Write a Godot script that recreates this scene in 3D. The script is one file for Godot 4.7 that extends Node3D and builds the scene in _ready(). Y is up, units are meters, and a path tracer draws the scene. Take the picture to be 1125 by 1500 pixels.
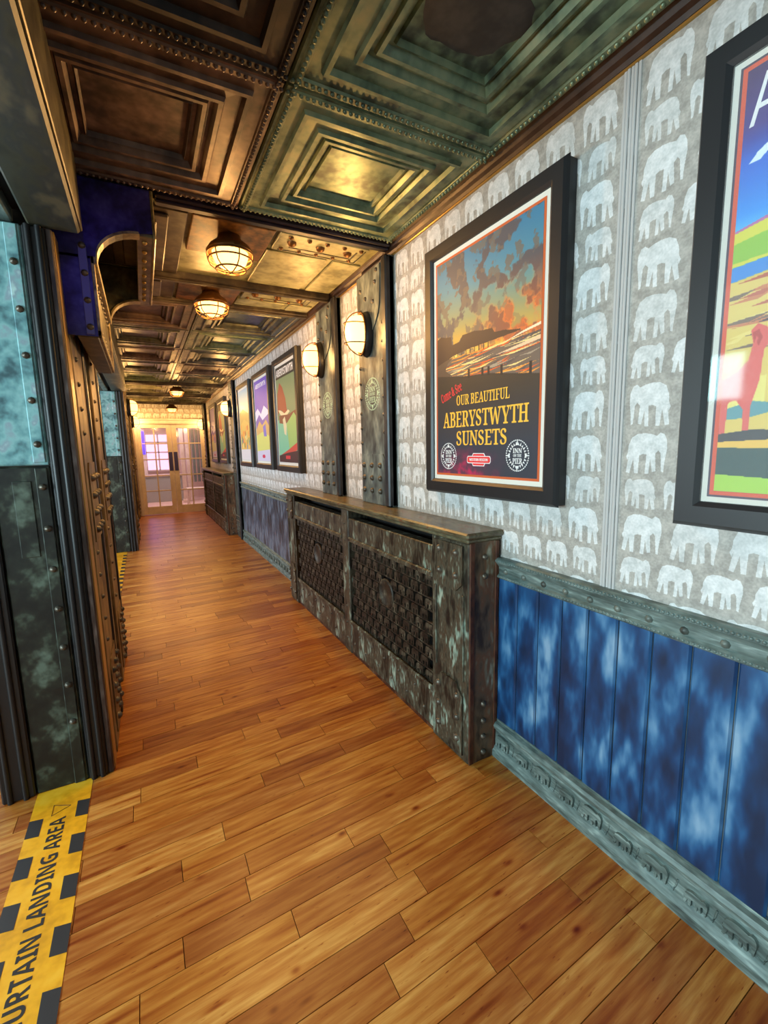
extends Node3D
# A long pier corridor: x runs across (right wall at W), y is up, s is the distance along the corridor (z = -s).

const W := 1.326          # right wall face
const CEIL := 2.5         # underside of the tin ceiling
const BACK := 11.27       # face of the end wall
var used := {}
var M := {}
var rng := RandomNumberGenerator.new()
var rivet_mesh := {}


func P(x: float, y: float, s: float) -> Vector3:
	return Vector3(x, y, -s)


# ------------------------------------------------------------------ mesh builder
class B:
	var st := SurfaceTool.new()
	var t := Transform3D()

	func _init() -> void:
		st.begin(Mesh.PRIMITIVE_TRIANGLES)
		st.set_smooth_group(-1)

	func smooth(on: bool) -> void:
		st.set_smooth_group(1 if on else -1)

	func tri(a: Vector3, b: Vector3, c: Vector3, ua := Vector2.ZERO, ub := Vector2.ZERO, uc := Vector2.ZERO) -> void:
		# a, b, c counter-clockwise seen from outside; Godot wants them clockwise
		st.set_uv(ua)
		st.add_vertex(t * a)
		st.set_uv(uc)
		st.add_vertex(t * c)
		st.set_uv(ub)
		st.add_vertex(t * b)

	func quad(a: Vector3, b: Vector3, c: Vector3, d: Vector3, ua := Vector2(0, 1), ub := Vector2(1, 1), uc := Vector2(1, 0), ud := Vector2(0, 0)) -> void:
		tri(a, b, c, ua, ub, uc)
		tri(a, c, d, ua, uc, ud)

	# box between two corners, its edges cut by c
	func box(p: Vector3, q: Vector3, c := 0.0) -> void:
		var lo := Vector3(minf(p.x, q.x), minf(p.y, q.y), minf(p.z, q.z))
		var hi := Vector3(maxf(p.x, q.x), maxf(p.y, q.y), maxf(p.z, q.z))
		var d := hi - lo
		c = minf(c, minf(d.x, minf(d.y, d.z)) * 0.45)
		var m := (lo + hi) / 2.0
		var h := d / 2.0
		for ax in 3:
			var u := (ax + 1) % 3
			var v := (ax + 2) % 3
			for sg in [-1.0, 1.0]:
				var n := Vector3.ZERO
				n[ax] = sg
				var f := []
				for k in [[-1, -1], [1, -1], [1, 1], [-1, 1]]:
					var w := Vector3.ZERO
					w[ax] = sg * h[ax]
					w[u] = k[0] * (h[u] - c)
					w[v] = k[1] * (h[v] - c)
					f.append(m + w)
				if sg > 0:
					quad(f[0], f[1], f[2], f[3])
				else:
					quad(f[3], f[2], f[1], f[0])
		if c <= 0.0:
			return
		for ax in 3:   # bevels along each axis
			var u := (ax + 1) % 3
			var v := (ax + 2) % 3
			for k in [[-1, -1], [1, -1], [1, 1], [-1, 1]]:
				var a := Vector3.ZERO
				var b := Vector3.ZERO
				a[u] = k[0] * h[u]
				a[v] = k[1] * (h[v] - c)
				b[u] = k[0] * (h[u] - c)
				b[v] = k[1] * h[v]
				var e := Vector3.ZERO
				e[ax] = h[ax] - c
				if k[0] * k[1] > 0:
					quad(m + a - e, m + b - e, m + b + e, m + a + e)
				else:
					quad(m + b - e, m + a - e, m + a + e, m + b + e)
		for sx in [-1.0, 1.0]:
			for sy in [-1.0, 1.0]:
				for sz in [-1.0, 1.0]:
					var a := m + Vector3(sx * h.x, sy * (h.y - c), sz * (h.z - c))
					var b := m + Vector3(sx * (h.x - c), sy * h.y, sz * (h.z - c))
					var g := m + Vector3(sx * (h.x - c), sy * (h.y - c), sz * h.z)
					if sx * sy * sz > 0:
						tri(a, b, g)
					else:
						tri(b, a, g)

	# closed outline in x, y (counter-clockwise) pushed from z0 to z1
	func prism(poly: PackedVector2Array, z0: float, z1: float, soft := false) -> void:
		if Geometry2D.is_polygon_clockwise(poly):
			poly = poly.duplicate()
			poly.reverse()
		# Geometry2D's clockwise is for y down, so what it calls clockwise runs counter-clockwise here
		var area := 0.0
		for i in poly.size():
			area += poly[i].cross(poly[(i + 1) % poly.size()])
		if area < 0:
			poly = poly.duplicate()
			poly.reverse()
		var n := poly.size()
		var ids := Geometry2D.triangulate_polygon(poly)
		for i in range(0, ids.size(), 3):
			var a := poly[ids[i]]
			var b := poly[ids[i + 1]]
			var c := poly[ids[i + 2]]
			if (b - a).cross(c - a) < 0:
				var k := b
				b = c
				c = k
			tri(Vector3(a.x, a.y, z1), Vector3(b.x, b.y, z1), Vector3(c.x, c.y, z1))
			tri(Vector3(a.x, a.y, z0), Vector3(c.x, c.y, z0), Vector3(b.x, b.y, z0))
		smooth(soft)
		for i in n:
			var a := poly[i]
			var b := poly[(i + 1) % n]
			quad(Vector3(a.x, a.y, z0), Vector3(b.x, b.y, z0), Vector3(b.x, b.y, z1), Vector3(a.x, a.y, z1))
		smooth(false)

	# profile of (radius, height) turned round the y axis, bottom to top, outside to the right
	func lathe(prof: Array, n := 16, soft := true, sx := 1.0, sz := 1.0) -> void:
		smooth(soft)
		for i in prof.size() - 1:
			for k in n:
				var a0 := TAU * k / n
				var a1 := TAU * (k + 1) / n
				var p: Vector2 = prof[i]
				var q: Vector2 = prof[i + 1]
				var v := func(r: Vector2, a: float) -> Vector3: return Vector3(r.x * sin(a) * sx, r.y, r.x * cos(a) * sz)
				if p.x < 1e-6:
					tri(v.call(p, a0), v.call(q, a1), v.call(q, a0))
				elif q.x < 1e-6:
					tri(v.call(p, a0), v.call(p, a1), v.call(q, a0))
				else:
					quad(v.call(p, a0), v.call(p, a1), v.call(q, a1), v.call(q, a0))
		smooth(false)

	func tube(pts: Array, r: float, n := 6, closed := false) -> void:
		smooth(true)
		var rings := []
		for i in pts.size():
			var a: Vector3 = pts[(i - 1 + pts.size()) % pts.size()] if closed or i > 0 else pts[i]
			var b: Vector3 = pts[(i + 1) % pts.size()] if closed or i < pts.size() - 1 else pts[i]
			var d := (b - a).normalized()
			var u := d.cross(Vector3(0.31, 0.93, 0.17)).normalized()
			var v := d.cross(u)
			var ring := []
			for k in n:
				var an := TAU * k / n
				ring.append(pts[i] + (u * cos(an) + v * sin(an)) * r)
			rings.append(ring)
		for i in (pts.size() if closed else pts.size() - 1):
			var p: Array = rings[i]
			var q: Array = rings[(i + 1) % pts.size()]
			for k in n:
				var j := (k + 1) % n
				quad(p[k], p[j], q[j], q[k])
		smooth(false)

	# a flat rectangle ring profile: array of (inset, height) from a w x l edge inwards, facing -y
	func coffer(w: float, l: float, prof: Array) -> void:
		for i in prof.size() - 1:
			var p: Vector2 = prof[i]
			var q: Vector2 = prof[i + 1]
			var c := func(v: Vector2, k: int) -> Vector3:
				var sx: float = [-1, 1, 1, -1][k]
				var sz: float = [-1, -1, 1, 1][k]
				return Vector3(sx * (w / 2 - v.x), v.y, sz * (l / 2 - v.x))
			for k in 4:
				var j := (k + 1) % 4
				quad(c.call(p, k), c.call(p, j), c.call(q, j), c.call(q, k))
		var e: Vector2 = prof[prof.size() - 1]
		var x := w / 2 - e.x
		var z := l / 2 - e.x
		quad(Vector3(-x, e.y, -z), Vector3(x, e.y, -z), Vector3(x, e.y, z), Vector3(-x, e.y, z))

	# a low dome standing on z = 0 at c, towards +z
	func dome(c: Vector3, r: float, h: float, n := 8) -> void:
		smooth(true)
		var prev := []
		for i in 4:
			var a := PI / 2 * i / 3.0
			var ring := []
			for k in n:
				var an := TAU * k / n
				ring.append(c + Vector3(cos(an) * r * cos(a), sin(an) * r * cos(a), h * sin(a)))
			if i > 0:
				for k in n:
					var j := (k + 1) % n
					if i == 3:
						tri(prev[k], prev[j], ring[k])
					else:
						quad(prev[k], prev[j], ring[j], ring[k])
			prev = ring
		smooth(false)

	func mesh() -> ArrayMesh:
		st.generate_normals()
		return st.commit()


# ------------------------------------------------------------------ nodes
func numbered(called: String) -> String:
	used[called] = used.get(called, -1) + 1
	return called if used[called] == 0 else "%s_%03d" % [called, used[called]]


func tag(o: Node, label: String, category: String, group := "", kind := "") -> void:
	o.set_meta("label", label)
	o.set_meta("category", category)
	if group:
		o.set_meta("group", group)
	if kind:
		o.set_meta("kind", kind)


func thing(called: String, label: String, category: String, at := Vector3.ZERO, turn := 0.0, group := "") -> Node3D:
	var o := Node3D.new()
	o.name = numbered(called)
	add_child(o)
	o.position = at
	o.rotation.y = turn
	tag(o, label, category, group)
	return o


func struct(called: String, label := "", at := Vector3.ZERO, turn := 0.0) -> Node3D:
	var o := Node3D.new()
	o.name = called
	add_child(o)
	o.position = at
	o.rotation.y = turn
	o.set_meta("kind", "structure")
	if label:
		o.set_meta("label", label)
	return o


func part(called: String, m: Variant, mt: Material, parent: Node, at := Vector3.ZERO, turn := 0.0) -> MeshInstance3D:
	var o := MeshInstance3D.new()
	o.name = called
	o.mesh = m.mesh() if m is B else m
	o.material_override = mt
	o.position = at
	o.rotation.y = turn
	parent.add_child(o, true)
	return o


func stuff(o: Node) -> void:
	o.set_meta("kind", "stuff")


func rivet(r: float, h: float) -> ArrayMesh:
	var key := "%f %f" % [r, h]
	if not rivet_mesh.has(key):
		var b := B.new()
		b.dome(Vector3.ZERO, r, h)
		rivet_mesh[key] = b.mesh()
	return rivet_mesh[key]


# ------------------------------------------------------------------ textures
func noise_image(sd: int, freq: float, w: int, h: int, octaves := 4) -> Image:
	var n := FastNoiseLite.new()
	n.seed = sd
	n.noise_type = FastNoiseLite.TYPE_SIMPLEX_SMOOTH
	n.frequency = freq
	n.fractal_octaves = octaves
	var im := n.get_seamless_image(w, h)
	im.convert(Image.FORMAT_L8)
	return im


func ramp(cols: Array, v: float) -> Color:
	# cols: [[position, colour], ...]
	if v <= cols[0][0]:
		return cols[0][1]
	for i in cols.size() - 1:
		if v <= cols[i + 1][0]:
			var a: Color = cols[i][1]
			return a.lerp(cols[i + 1][1], (v - cols[i][0]) / (cols[i + 1][0] - cols[i][0]))
	return cols[cols.size() - 1][1]


func c8(r: int, g: int, b: int) -> Color:
	return Color8(r, g, b)


func patina(sd: int, cols: Array, f1 := 0.012, f2 := 0.05, mixf := 0.35, size := 256) -> ImageTexture:
	var a := noise_image(sd, f1, size, size).get_data()
	var b := noise_image(sd + 7, f2, size, size).get_data()
	var lut := PackedByteArray()
	for i in 256:
		var c := ramp(cols, i / 255.0)
		lut.append_array([c.r8, c.g8, c.b8])
	var data := PackedByteArray()
	data.resize(size * size * 3)
	var mi := 1.0 - mixf
	for i in size * size:
		var v := int(a[i] * mi + b[i] * mixf)
		data[i * 3] = lut[v * 3]
		data[i * 3 + 1] = lut[v * 3 + 1]
		data[i * 3 + 2] = lut[v * 3 + 2]
	return ImageTexture.create_from_image(Image.create_from_data(size, size, false, Image.FORMAT_RGB8, data))


func mat(called: String, tex: Variant, rough: float, metal := 0.0, scale := Vector3.ONE, bump := 0.0) -> StandardMaterial3D:
	var m := StandardMaterial3D.new()
	m.resource_name = called
	if tex is Color:
		m.albedo_color = tex
	else:
		m.albedo_texture = tex
		m.uv1_triplanar = true
		m.uv1_world_triplanar = true
		m.uv1_scale = scale
		if bump > 0.0:
			m.heightmap_enabled = true
			m.heightmap_texture = tex
			m.heightmap_scale = bump
	m.roughness = rough
	m.metallic = metal
	M[called] = m
	return m


func uvmat(called: String, tex: Texture2D, rough: float) -> StandardMaterial3D:
	var m := StandardMaterial3D.new()
	m.resource_name = called
	m.albedo_texture = tex
	m.roughness = rough
	M[called] = m
	return m


# filled polygon; points in 0..1 of the image, y down
func fill(im: Image, pts: Array, col: Color, off := Vector2.ZERO, sc := Vector2.ONE) -> void:
	var w := im.get_width()
	var h := im.get_height()
	var q := PackedVector2Array()
	var lo := 1e9
	var hi := -1e9
	for p in pts:
		var v := Vector2((off.x + p.x * sc.x) * w, (off.y + p.y * sc.y) * h)
		q.append(v)
		lo = minf(lo, v.y)
		hi = maxf(hi, v.y)
	for y in range(maxi(0, int(lo)), mini(h - 1, int(hi)) + 1):
		var xs := []
		var fy := y + 0.5
		for i in q.size():
			var a := q[i]
			var b := q[(i + 1) % q.size()]
			if (a.y <= fy) != (b.y <= fy):
				xs.append(a.x + (fy - a.y) / (b.y - a.y) * (b.x - a.x))
		xs.sort()
		for k in range(0, xs.size() - 1, 2):
			var x0 := maxi(0, int(round(xs[k])))
			var x1 := mini(w, int(round(xs[k + 1])))
			if x1 > x0:
				im.fill_rect(Rect2i(x0, y, x1 - x0, 1), col)


const ELE := [
	Vector2(0.03, 0.02), Vector2(0.12, 0.0), Vector2(0.2, 0.3), Vector2(0.24, 0.0), Vector2(0.33, 0.0), Vector2(0.34, 0.36), Vector2(0.42, 0.39), Vector2(0.51, 0.38), Vector2(0.49, 0.0), Vector2(0.58, 0.0),
	Vector2(0.6, 0.3), Vector2(0.66, 0.04), Vector2(0.74, 0.06), Vector2(0.71, 0.4), Vector2(0.78, 0.46), Vector2(0.83, 0.4), Vector2(0.86, 0.06), Vector2(0.91, 0.04), Vector2(0.92, 0.2), Vector2(0.965, 0.5), Vector2(0.95, 0.66),
	Vector2(0.89, 0.77), Vector2(0.8, 0.8), Vector2(0.73, 0.74), Vector2(0.6, 0.78), Vector2(0.45, 0.8), Vector2(0.28, 0.79), Vector2(0.14, 0.72), Vector2(0.07, 0.56), Vector2(0.06, 0.42), Vector2(0.02, 0.34), Vector2(0.06, 0.26), Vector2(0.09, 0.38),
]


func wallpaper() -> ImageTexture:
	var w := 640
	var h := 1088
	var n := noise_image(31, 0.02, w, h).get_data()
	var f := noise_image(37, 0.09, w, h).get_data()
	var im := Image.create(w, h, false, Image.FORMAT_RGB8)
	im.fill(Color.BLACK)
	var r := RandomNumberGenerator.new()
	r.seed = 5
	var y := 0.0
	var rows := [0.14, 0.105, 0.14, 0.105, 0.14, 0.14, 0.105, 0.145]
	var dirs := [1, -1, 1, 1, -1, 1, 1, -1]
	for i in rows.size():
		var hh: float = rows[i] / 1.02
		var count := 4 if rows[i] > 0.12 else 5
		for k in range(-1, count + 1):
			var cx := k / float(count)
			var pts := []
			for p in ELE:
				pts.append(Vector2(p.x if dirs[i] > 0 else 1.0 - p.x, 1.0 - p.y / 0.8))
			var g := 0.55 + r.randf() * 0.45
			fill(im, pts, Color(g, g, g), Vector2(cx + 0.012, y + hh * 0.1), Vector2(0.87 / count, hh * 0.86))
		y += hh
	var e := im.get_data()
	var ground := [c8(148, 143, 137), c8(186, 180, 173)]
	var light := [c8(194, 196, 196), c8(230, 229, 230)]
	var out := PackedByteArray()
	out.resize(w * h * 3)
	for i in w * h:
		var q := (n[i] * 0.6 + f[i] * 0.4) / 255.0
		q = clampf((q - 0.25) * 2.0, 0.0, 1.0)
		var a := e[i * 3] / 255.0
		var c: Color = ground[0].lerp(ground[1], q)
		if a > 0.0:
			c = c.lerp(light[0].lerp(light[1], q), clampf(0.45 + a * 0.55, 0.0, 1.0))
		out[i * 3] = c.r8
		out[i * 3 + 1] = c.g8
		out[i * 3 + 2] = c.b8
	return ImageTexture.create_from_image(Image.create_from_data(w, h, false, Image.FORMAT_RGB8, out))


func wood() -> ImageTexture:
	var w := 512
	var h := 512
	var a := noise_image(11, 0.008, w, h, 5).get_data()
	var b := noise_image(13, 0.03, w, h, 4).get_data()
	var out := PackedByteArray()
	out.resize(w * h * 3)
	var dark := PackedFloat32Array()
	dark.resize(w * h)
	var r := RandomNumberGenerator.new()
	r.seed = 21
	for k in 16:
		var cx := r.randi() % w
		var cy := r.randi() % h
		var a0 := r.randf_range(5.0, 10.0) if k % 2 else r.randf_range(30.0, 70.0)
		var b0 := r.randf_range(5.0, 9.0)
		var d0 := r.randf_range(0.22, 0.42) if k % 2 else r.randf_range(0.1, 0.2)
		for y in range(-int(b0 * 2), int(b0 * 2) + 1):
			for x in range(-int(a0 * 2), int(a0 * 2) + 1):
				var e := (x / a0) * (x / a0) + (y / b0) * (y / b0)
				if e < 4.0:
					var i := posmod(cy + y, h) * w + posmod(cx + x, w)
					dark[i] = maxf(dark[i], d0 * exp(-e))
	for y in h:
		for x in w:
			var xs := x
			var ys := (y * 4) % h
			var g := a[ys * w + xs] / 255.0          # slow figure
			var k := b[((y * 9) % h) * w + (x / 2)] / 255.0   # grain lines
			var v := 0.93 + (g - 0.5) * 0.27 + (k - 0.5) * 0.07
			var kn := b[((y * 3) % h) * w + x] / 255.0
			if kn > 0.79:
				v -= (kn - 0.79) * 2.4
			v = clampf(v - dark[y * w + x], 0.25, 1.1)
			var i := (y * w + x) * 3
			out[i] = int(clampf(v * 244, 0, 255))
			out[i + 1] = int(clampf(v * v * 238, 0, 255))
			out[i + 2] = int(clampf(v * v * v * 228, 0, 255))
	return ImageTexture.create_from_image(Image.create_from_data(w, h, false, Image.FORMAT_RGB8, out))


# ------------------------------------------------------------------ poster prints
func poly(a: Array) -> Array:
	var o := []
	for i in range(0, a.size(), 2):
		o.append(Vector2(a[i], a[i + 1]))
	return o


func print_sunset() -> ImageTexture:
	var w := 384
	var h := 560
	var n := noise_image(71, 0.011, w, h, 5).get_data()
	var f := noise_image(73, 0.02, w, h, 4).get_data()
	var out := PackedByteArray()
	out.resize(w * h * 3)
	var sky := [[0.0, c8(62, 124, 160)], [0.16, c8(78, 140, 160)], [0.3, c8(150, 150, 110)], [0.42, c8(236, 168, 62)], [0.47, c8(250, 214, 120)]]
	for y in h:
		for x in w:
			var u := float(x) / w
			var v := float(y) / h
			var i := y * w + x
			var p := n[i] / 255.0
			var q := f[i] / 255.0
			var c := ramp(sky, v - (u - 0.5) * 0.05)
			var hot := clampf((u - 0.3) * 2.4, 0.0, 1.0) * clampf((v - 0.16) * 6.0, 0.0, 1.0)
			var warm := c8(196, 150, 96).lerp(c8(250, 110, 50), clampf((q - 0.32) * 3.0, 0.0, 1.0))
			c = c.lerp(warm, hot * smoothstep(0.36, 0.56, p))
			c = c.lerp(c8(86, 84, 92).lerp(c8(150, 84, 66), hot), smoothstep(0.5, 0.6, p) * (1.0 - 0.75 * hot * smoothstep(0.4, 0.55, q)))
			c = c.lerp(c8(112, 100, 92), smoothstep(0.6, 0.68, q) * (1.0 - hot * 0.6) * 0.8)
			out[i * 3] = c.r8
			out[i * 3 + 1] = c.g8
			out[i * 3 + 2] = c.b8
	var im := Image.create_from_data(w, h, false, Image.FORMAT_RGB8, out)
	# sea with streaks of reflected light
	fill(im, poly([0, 0.46, 0.35, 0.45, 0.6, 0.455, 1, 0.44, 1, 0.64, 0, 0.62]), c8(112, 96, 88))
	var r := RandomNumberGenerator.new()
	r.seed = 9
	for k in 90:
		var u := r.randf_range(0.05, 0.95)
		var v := r.randf_range(0.445, 0.6)
		var l := r.randf_range(0.05, 0.22)
		var col: Color = [c8(240, 150, 60), c8(250, 215, 140), c8(170, 150, 130), c8(232, 96, 46), c8(90, 80, 80)][r.randi() % 5]
		fill(im, poly([u - l, v + 0.004, u, v - 0.001, u + l, v - 0.012, u, v + 0.006]), col)
	# wave curling in from the right, shore, pier and groynes
	fill(im, poly([1, 0.412, 0.86, 0.426, 0.7, 0.45, 0.86, 0.434, 1, 0.423]), c8(248, 224, 190))
	fill(im, poly([1, 0.46, 0.8, 0.475, 0.62, 0.49, 0.85, 0.484, 1, 0.474]), c8(246, 200, 160))
	fill(im, poly([0, 0.345, 0.05, 0.335, 0.1, 0.345, 0.17, 0.35, 0.18, 0.39, 0.27, 0.385, 0.3, 0.36, 0.42, 0.36, 0.5, 0.37, 0.6, 0.375, 0.62, 0.395, 0.72, 0.4, 0.74, 0.405, 0.84, 0.415, 0.84, 0.42, 0.6, 0.425, 0.36, 0.43, 0.2, 0.44, 0.12, 0.455, 0.0, 0.47]), c8(66, 50, 50))
	fill(im, poly([0, 0.47, 0.1, 0.455, 0.2, 0.445, 0.13, 0.47, 0.1, 0.5, 0.18, 0.53, 0.0, 0.54]), c8(94, 76, 66))
	for k in 9:
		var u := 0.2 + k * 0.045
		fill(im, poly([u, 0.42, u + 0.008, 0.42, u + 0.008, 0.45, u, 0.45]), c8(60, 46, 46))
	fill(im, poly([0, 0.52, 0.3, 0.545, 0.6, 0.56, 1, 0.6, 1, 1, 0, 1]), c8(62, 54, 50))
	for u in [0.36, 0.5, 0.56, 0.68, 0.92]:
		fill(im, poly([u, 0.5 + u * 0.05, u + 0.02, 0.5 + u * 0.05, u + 0.02, 0.6, u, 0.6]), c8(50, 42, 44))
	var d := im.get_data()
	for y in range(int(h * 0.56), h):
		for x in w:
			var i := y * w + x
			var v := float(y) / h
			var u := float(x) / w
			if v < 0.52 + u * 0.08:
				continue
			var c := c8(64, 56, 50).lerp(c8(56, 60, 72), clampf((v - 0.6) * 4.0, 0, 1))
			var glow := clampf((v - 0.86) * 8.0, 0.0, 1.0) * clampf(1.1 - absf(u - 0.3) * 2.4, 0.0, 1.0)
			c = c.lerp(c8(178, 46, 84), glow * (0.35 + 0.9 * clampf((f[i] / 255.0 - 0.4) * 3.0, 0, 1)))
			d[i * 3] = c.r8
			d[i * 3 + 1] = c.g8
			d[i * 3 + 2] = c.b8
	return ImageTexture.create_from_image(Image.create_from_data(w, h, false, Image.FORMAT_RGB8, d))


func print_flat(which: int) -> ImageTexture:
	var w := 384
	var h := 540
	var im := Image.create(w, h, false, Image.FORMAT_RGB8)
	var r := RandomNumberGenerator.new()
	r.seed = 100 + which
	match which:
		0:   # hills, sea and a coral ram on a yellow headland
			for y in h:
				var v := float(y) / h
				im.fill_rect(Rect2i(0, y, w, 1), ramp([[0.0, c8(66, 26, 96)], [0.13, c8(62, 40, 140)], [0.2, c8(34, 104, 214)], [0.32, c8(40, 150, 236)], [0.36, c8(90, 190, 240)]], v))
			fill(im, poly([0.05, 0.21, 0.1, 0.19, 0.2, 0.17, 0.32, 0.16, 0.2, 0.185, 0.12, 0.21]), c8(230, 244, 250), Vector2.ZERO, Vector2(0.5, 1))
			fill(im, poly([0, 0.355, 0.1, 0.34, 0.25, 0.325, 0.5, 0.33, 1, 0.3, 1, 0.5, 0, 0.5]), c8(190, 110, 170))
			fill(im, poly([0, 0.36, 0.12, 0.345, 0.3, 0.36, 0.5, 0.35, 1, 0.34, 1, 0.5, 0, 0.5]), c8(222, 214, 70))
			fill(im, poly([0, 0.385, 0.1, 0.375, 0.2, 0.39, 0.4, 0.38, 0.4, 0.42, 0, 0.43]), c8(150, 196, 62))
			fill(im, poly([0, 0.44, 0.2, 0.43, 0.5, 0.41, 1, 0.4, 1, 0.5, 0, 0.5]), c8(52, 140, 220))
			fill(im, poly([0, 0.475, 0.2, 0.46, 0.6, 0.45, 1, 0.44, 1, 1, 0, 1]), c8(226, 196, 98))
			for k in 70:
				var u := r.randf_range(0.0, 0.9)
				var v := r.randf_range(0.46, 0.64)
				var l := r.randf_range(0.03, 0.12)
				var col: Color = [c8(64, 44, 60), c8(206, 120, 72), c8(236, 212, 120), c8(190, 90, 60), c8(120, 90, 70)][r.randi() % 5]
				fill(im, poly([u - l, v + 0.006, u, v - 0.004, u + l, v - 0.01, u + l * 0.3, v + 0.005]), col)
			fill(im, poly([0, 0.72, 0.14, 0.71, 0.14, 0.78, 0, 0.8]), c8(236, 220, 120))
			fill(im, poly([0, 0.79, 0.1, 0.77, 0.24, 0.785, 0.1, 0.81, 0, 0.815]), c8(90, 150, 160))
			# the ram
			fill(im, poly([0, 0.71, 0.1, 0.69, 0.16, 0.67, 0.18, 0.63, 0.16, 0.6, 0.2, 0.585, 0.27, 0.6, 0.28, 0.635, 0.25, 0.65, 0.24, 0.72, 0.2, 0.78, 0.2, 0.85, 0.16, 0.86, 0.15, 0.79, 0.1, 0.765, 0.05, 0.77, 0.04, 0.85, 0.0, 0.86]), c8(226, 92, 84), Vector2.ZERO, Vector2(0.5, 1))
			fill(im, poly([0.17, 0.605, 0.21, 0.6, 0.235, 0.62, 0.215, 0.64, 0.2, 0.63, 0.21, 0.62, 0.195, 0.615, 0.185, 0.63]), c8(188, 58, 52), Vector2.ZERO, Vector2(0.5, 1))
			fill(im, poly([0, 0.85, 0.12, 0.84, 0.3, 0.85, 1, 0.83, 1, 0.875, 0.2, 0.865, 0, 0.87]), c8(44, 40, 50))
			fill(im, poly([0, 0.87, 0.3, 0.862, 1, 0.86, 1, 0.9, 0, 0.9]), c8(240, 190, 76))
			fill(im, poly([0, 0.885, 0.3, 0.89, 0.6, 0.9, 1, 0.89, 1, 1, 0, 1]), c8(22, 66, 66))
			fill(im, poly([0, 0.955, 0.3, 0.965, 1, 0.96, 1, 1, 0, 1]), c8(166, 206, 58))
		1:   # dark red headland over a teal bay
			im.fill(c8(118, 140, 104))
			fill(im, poly([0, 0, 1, 0, 1, 0.12, 0, 0.12]), c8(40, 44, 44))
			fill(im, poly([0, 0.55, 1, 0.5, 1, 1, 0, 1]), c8(120, 190, 160))
			fill(im, poly([0.02, 0.5, 0.05, 0.28, 0.2, 0.16, 0.36, 0.22, 0.5, 0.34, 0.56, 0.47, 0.4, 0.49, 0.3, 0.46, 0.14, 0.44]), c8(150, 62, 52))
			fill(im, poly([0.05, 0.44, 0.2, 0.45, 0.42, 0.49, 0.62, 0.46, 0.7, 0.48, 0.5, 0.52, 0.2, 0.5]), c8(232, 212, 170))
			fill(im, poly([0.1, 0.5, 0.6, 0.51, 1, 0.48, 1, 0.56, 0.4, 0.6, 0.1, 0.58]), c8(116, 62, 50))
			fill(im, poly([0.3, 0.55, 0.42, 0.52, 0.5, 0.62, 0.46, 0.72, 0.36, 0.7]), c8(214, 206, 170))
			fill(im, poly([0.5, 0.6, 0.9, 0.5, 1, 0.54, 1, 0.8, 0.6, 0.86]), c8(150, 186, 110))
			fill(im, poly([0, 0.94, 0.6, 0.86, 1, 0.8, 1, 0.87, 0.5, 0.96]), c8(196, 72, 60))
			fill(im, poly([0, 0.93, 0.5, 0.9, 1, 0.88, 1, 1, 0, 1]), c8(66, 34, 40))
			fill(im, poly([0.38, 0.93, 0.62, 0.93, 0.62, 0.965, 0.38, 0.965]), c8(206, 50, 60))
		2:   # violet sky, white peaks and yellow fields
			im.fill(c8(84, 66, 190))
			fill(im, poly([0, 0.38, 0.2, 0.34, 0.45, 0.42, 0.7, 0.33, 1, 0.4, 1, 0.6, 0, 0.6]), c8(224, 220, 244))
			fill(im, poly([0, 0.5, 0.3, 0.42, 0.55, 0.5, 1, 0.44, 1, 0.8, 0, 0.8]), c8(120, 92, 178))
			fill(im, poly([0, 0.6, 0.3, 0.5, 0.5, 0.56, 0.8, 0.5, 1, 0.58, 1, 1, 0, 1]), c8(214, 172, 110))
			fill(im, poly([0, 0.68, 0.5, 0.64, 1, 0.7, 1, 1, 0, 1]), c8(214, 212, 120))
			fill(im, poly([0.55, 0.58, 0.75, 0.55, 0.8, 0.7, 0.6, 0.7]), c8(120, 110, 200))
			fill(im, poly([0, 0.88, 1, 0.86, 1, 1, 0, 1]), c8(206, 200, 226))
			fill(im, poly([0.42, 0.925, 0.58, 0.925, 0.62, 0.945, 0.58, 0.965, 0.42, 0.965, 0.38, 0.945]), c8(206, 50, 90))
		_:   # sandy seafront under a pale blue sky
			for y in h:
				im.fill_rect(Rect2i(0, y, w, 1), ramp([[0.0, c8(96, 170, 210)], [0.25, c8(210, 214, 190)], [0.4, c8(232, 206, 140)]], float(y) / h))
			fill(im, poly([0, 0.32, 0.4, 0.27, 1, 0.36, 1, 0.5, 0, 0.5]), c8(206, 170, 96))
			fill(im, poly([0, 0.5, 0.5, 0.42, 1, 0.5, 1, 0.86, 0, 0.86]), c8(222, 182, 100))
			for k in 26:
				var u := r.randf_range(0.05, 0.9)
				var v := r.randf_range(0.5, 0.8)
				fill(im, poly([u, v, u + 0.09, v - 0.02, u + 0.08, v + 0.05, u + 0.01, v + 0.06]), [c8(210, 90, 60), c8(110, 150, 90), c8(236, 220, 160), c8(90, 140, 180), c8(236, 150, 70)][r.randi() % 5])
			fill(im, poly([0, 0.85, 1, 0.85, 1, 1, 0, 1]), c8(220, 214, 222))
	return ImageTexture.create_from_image(im)


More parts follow.
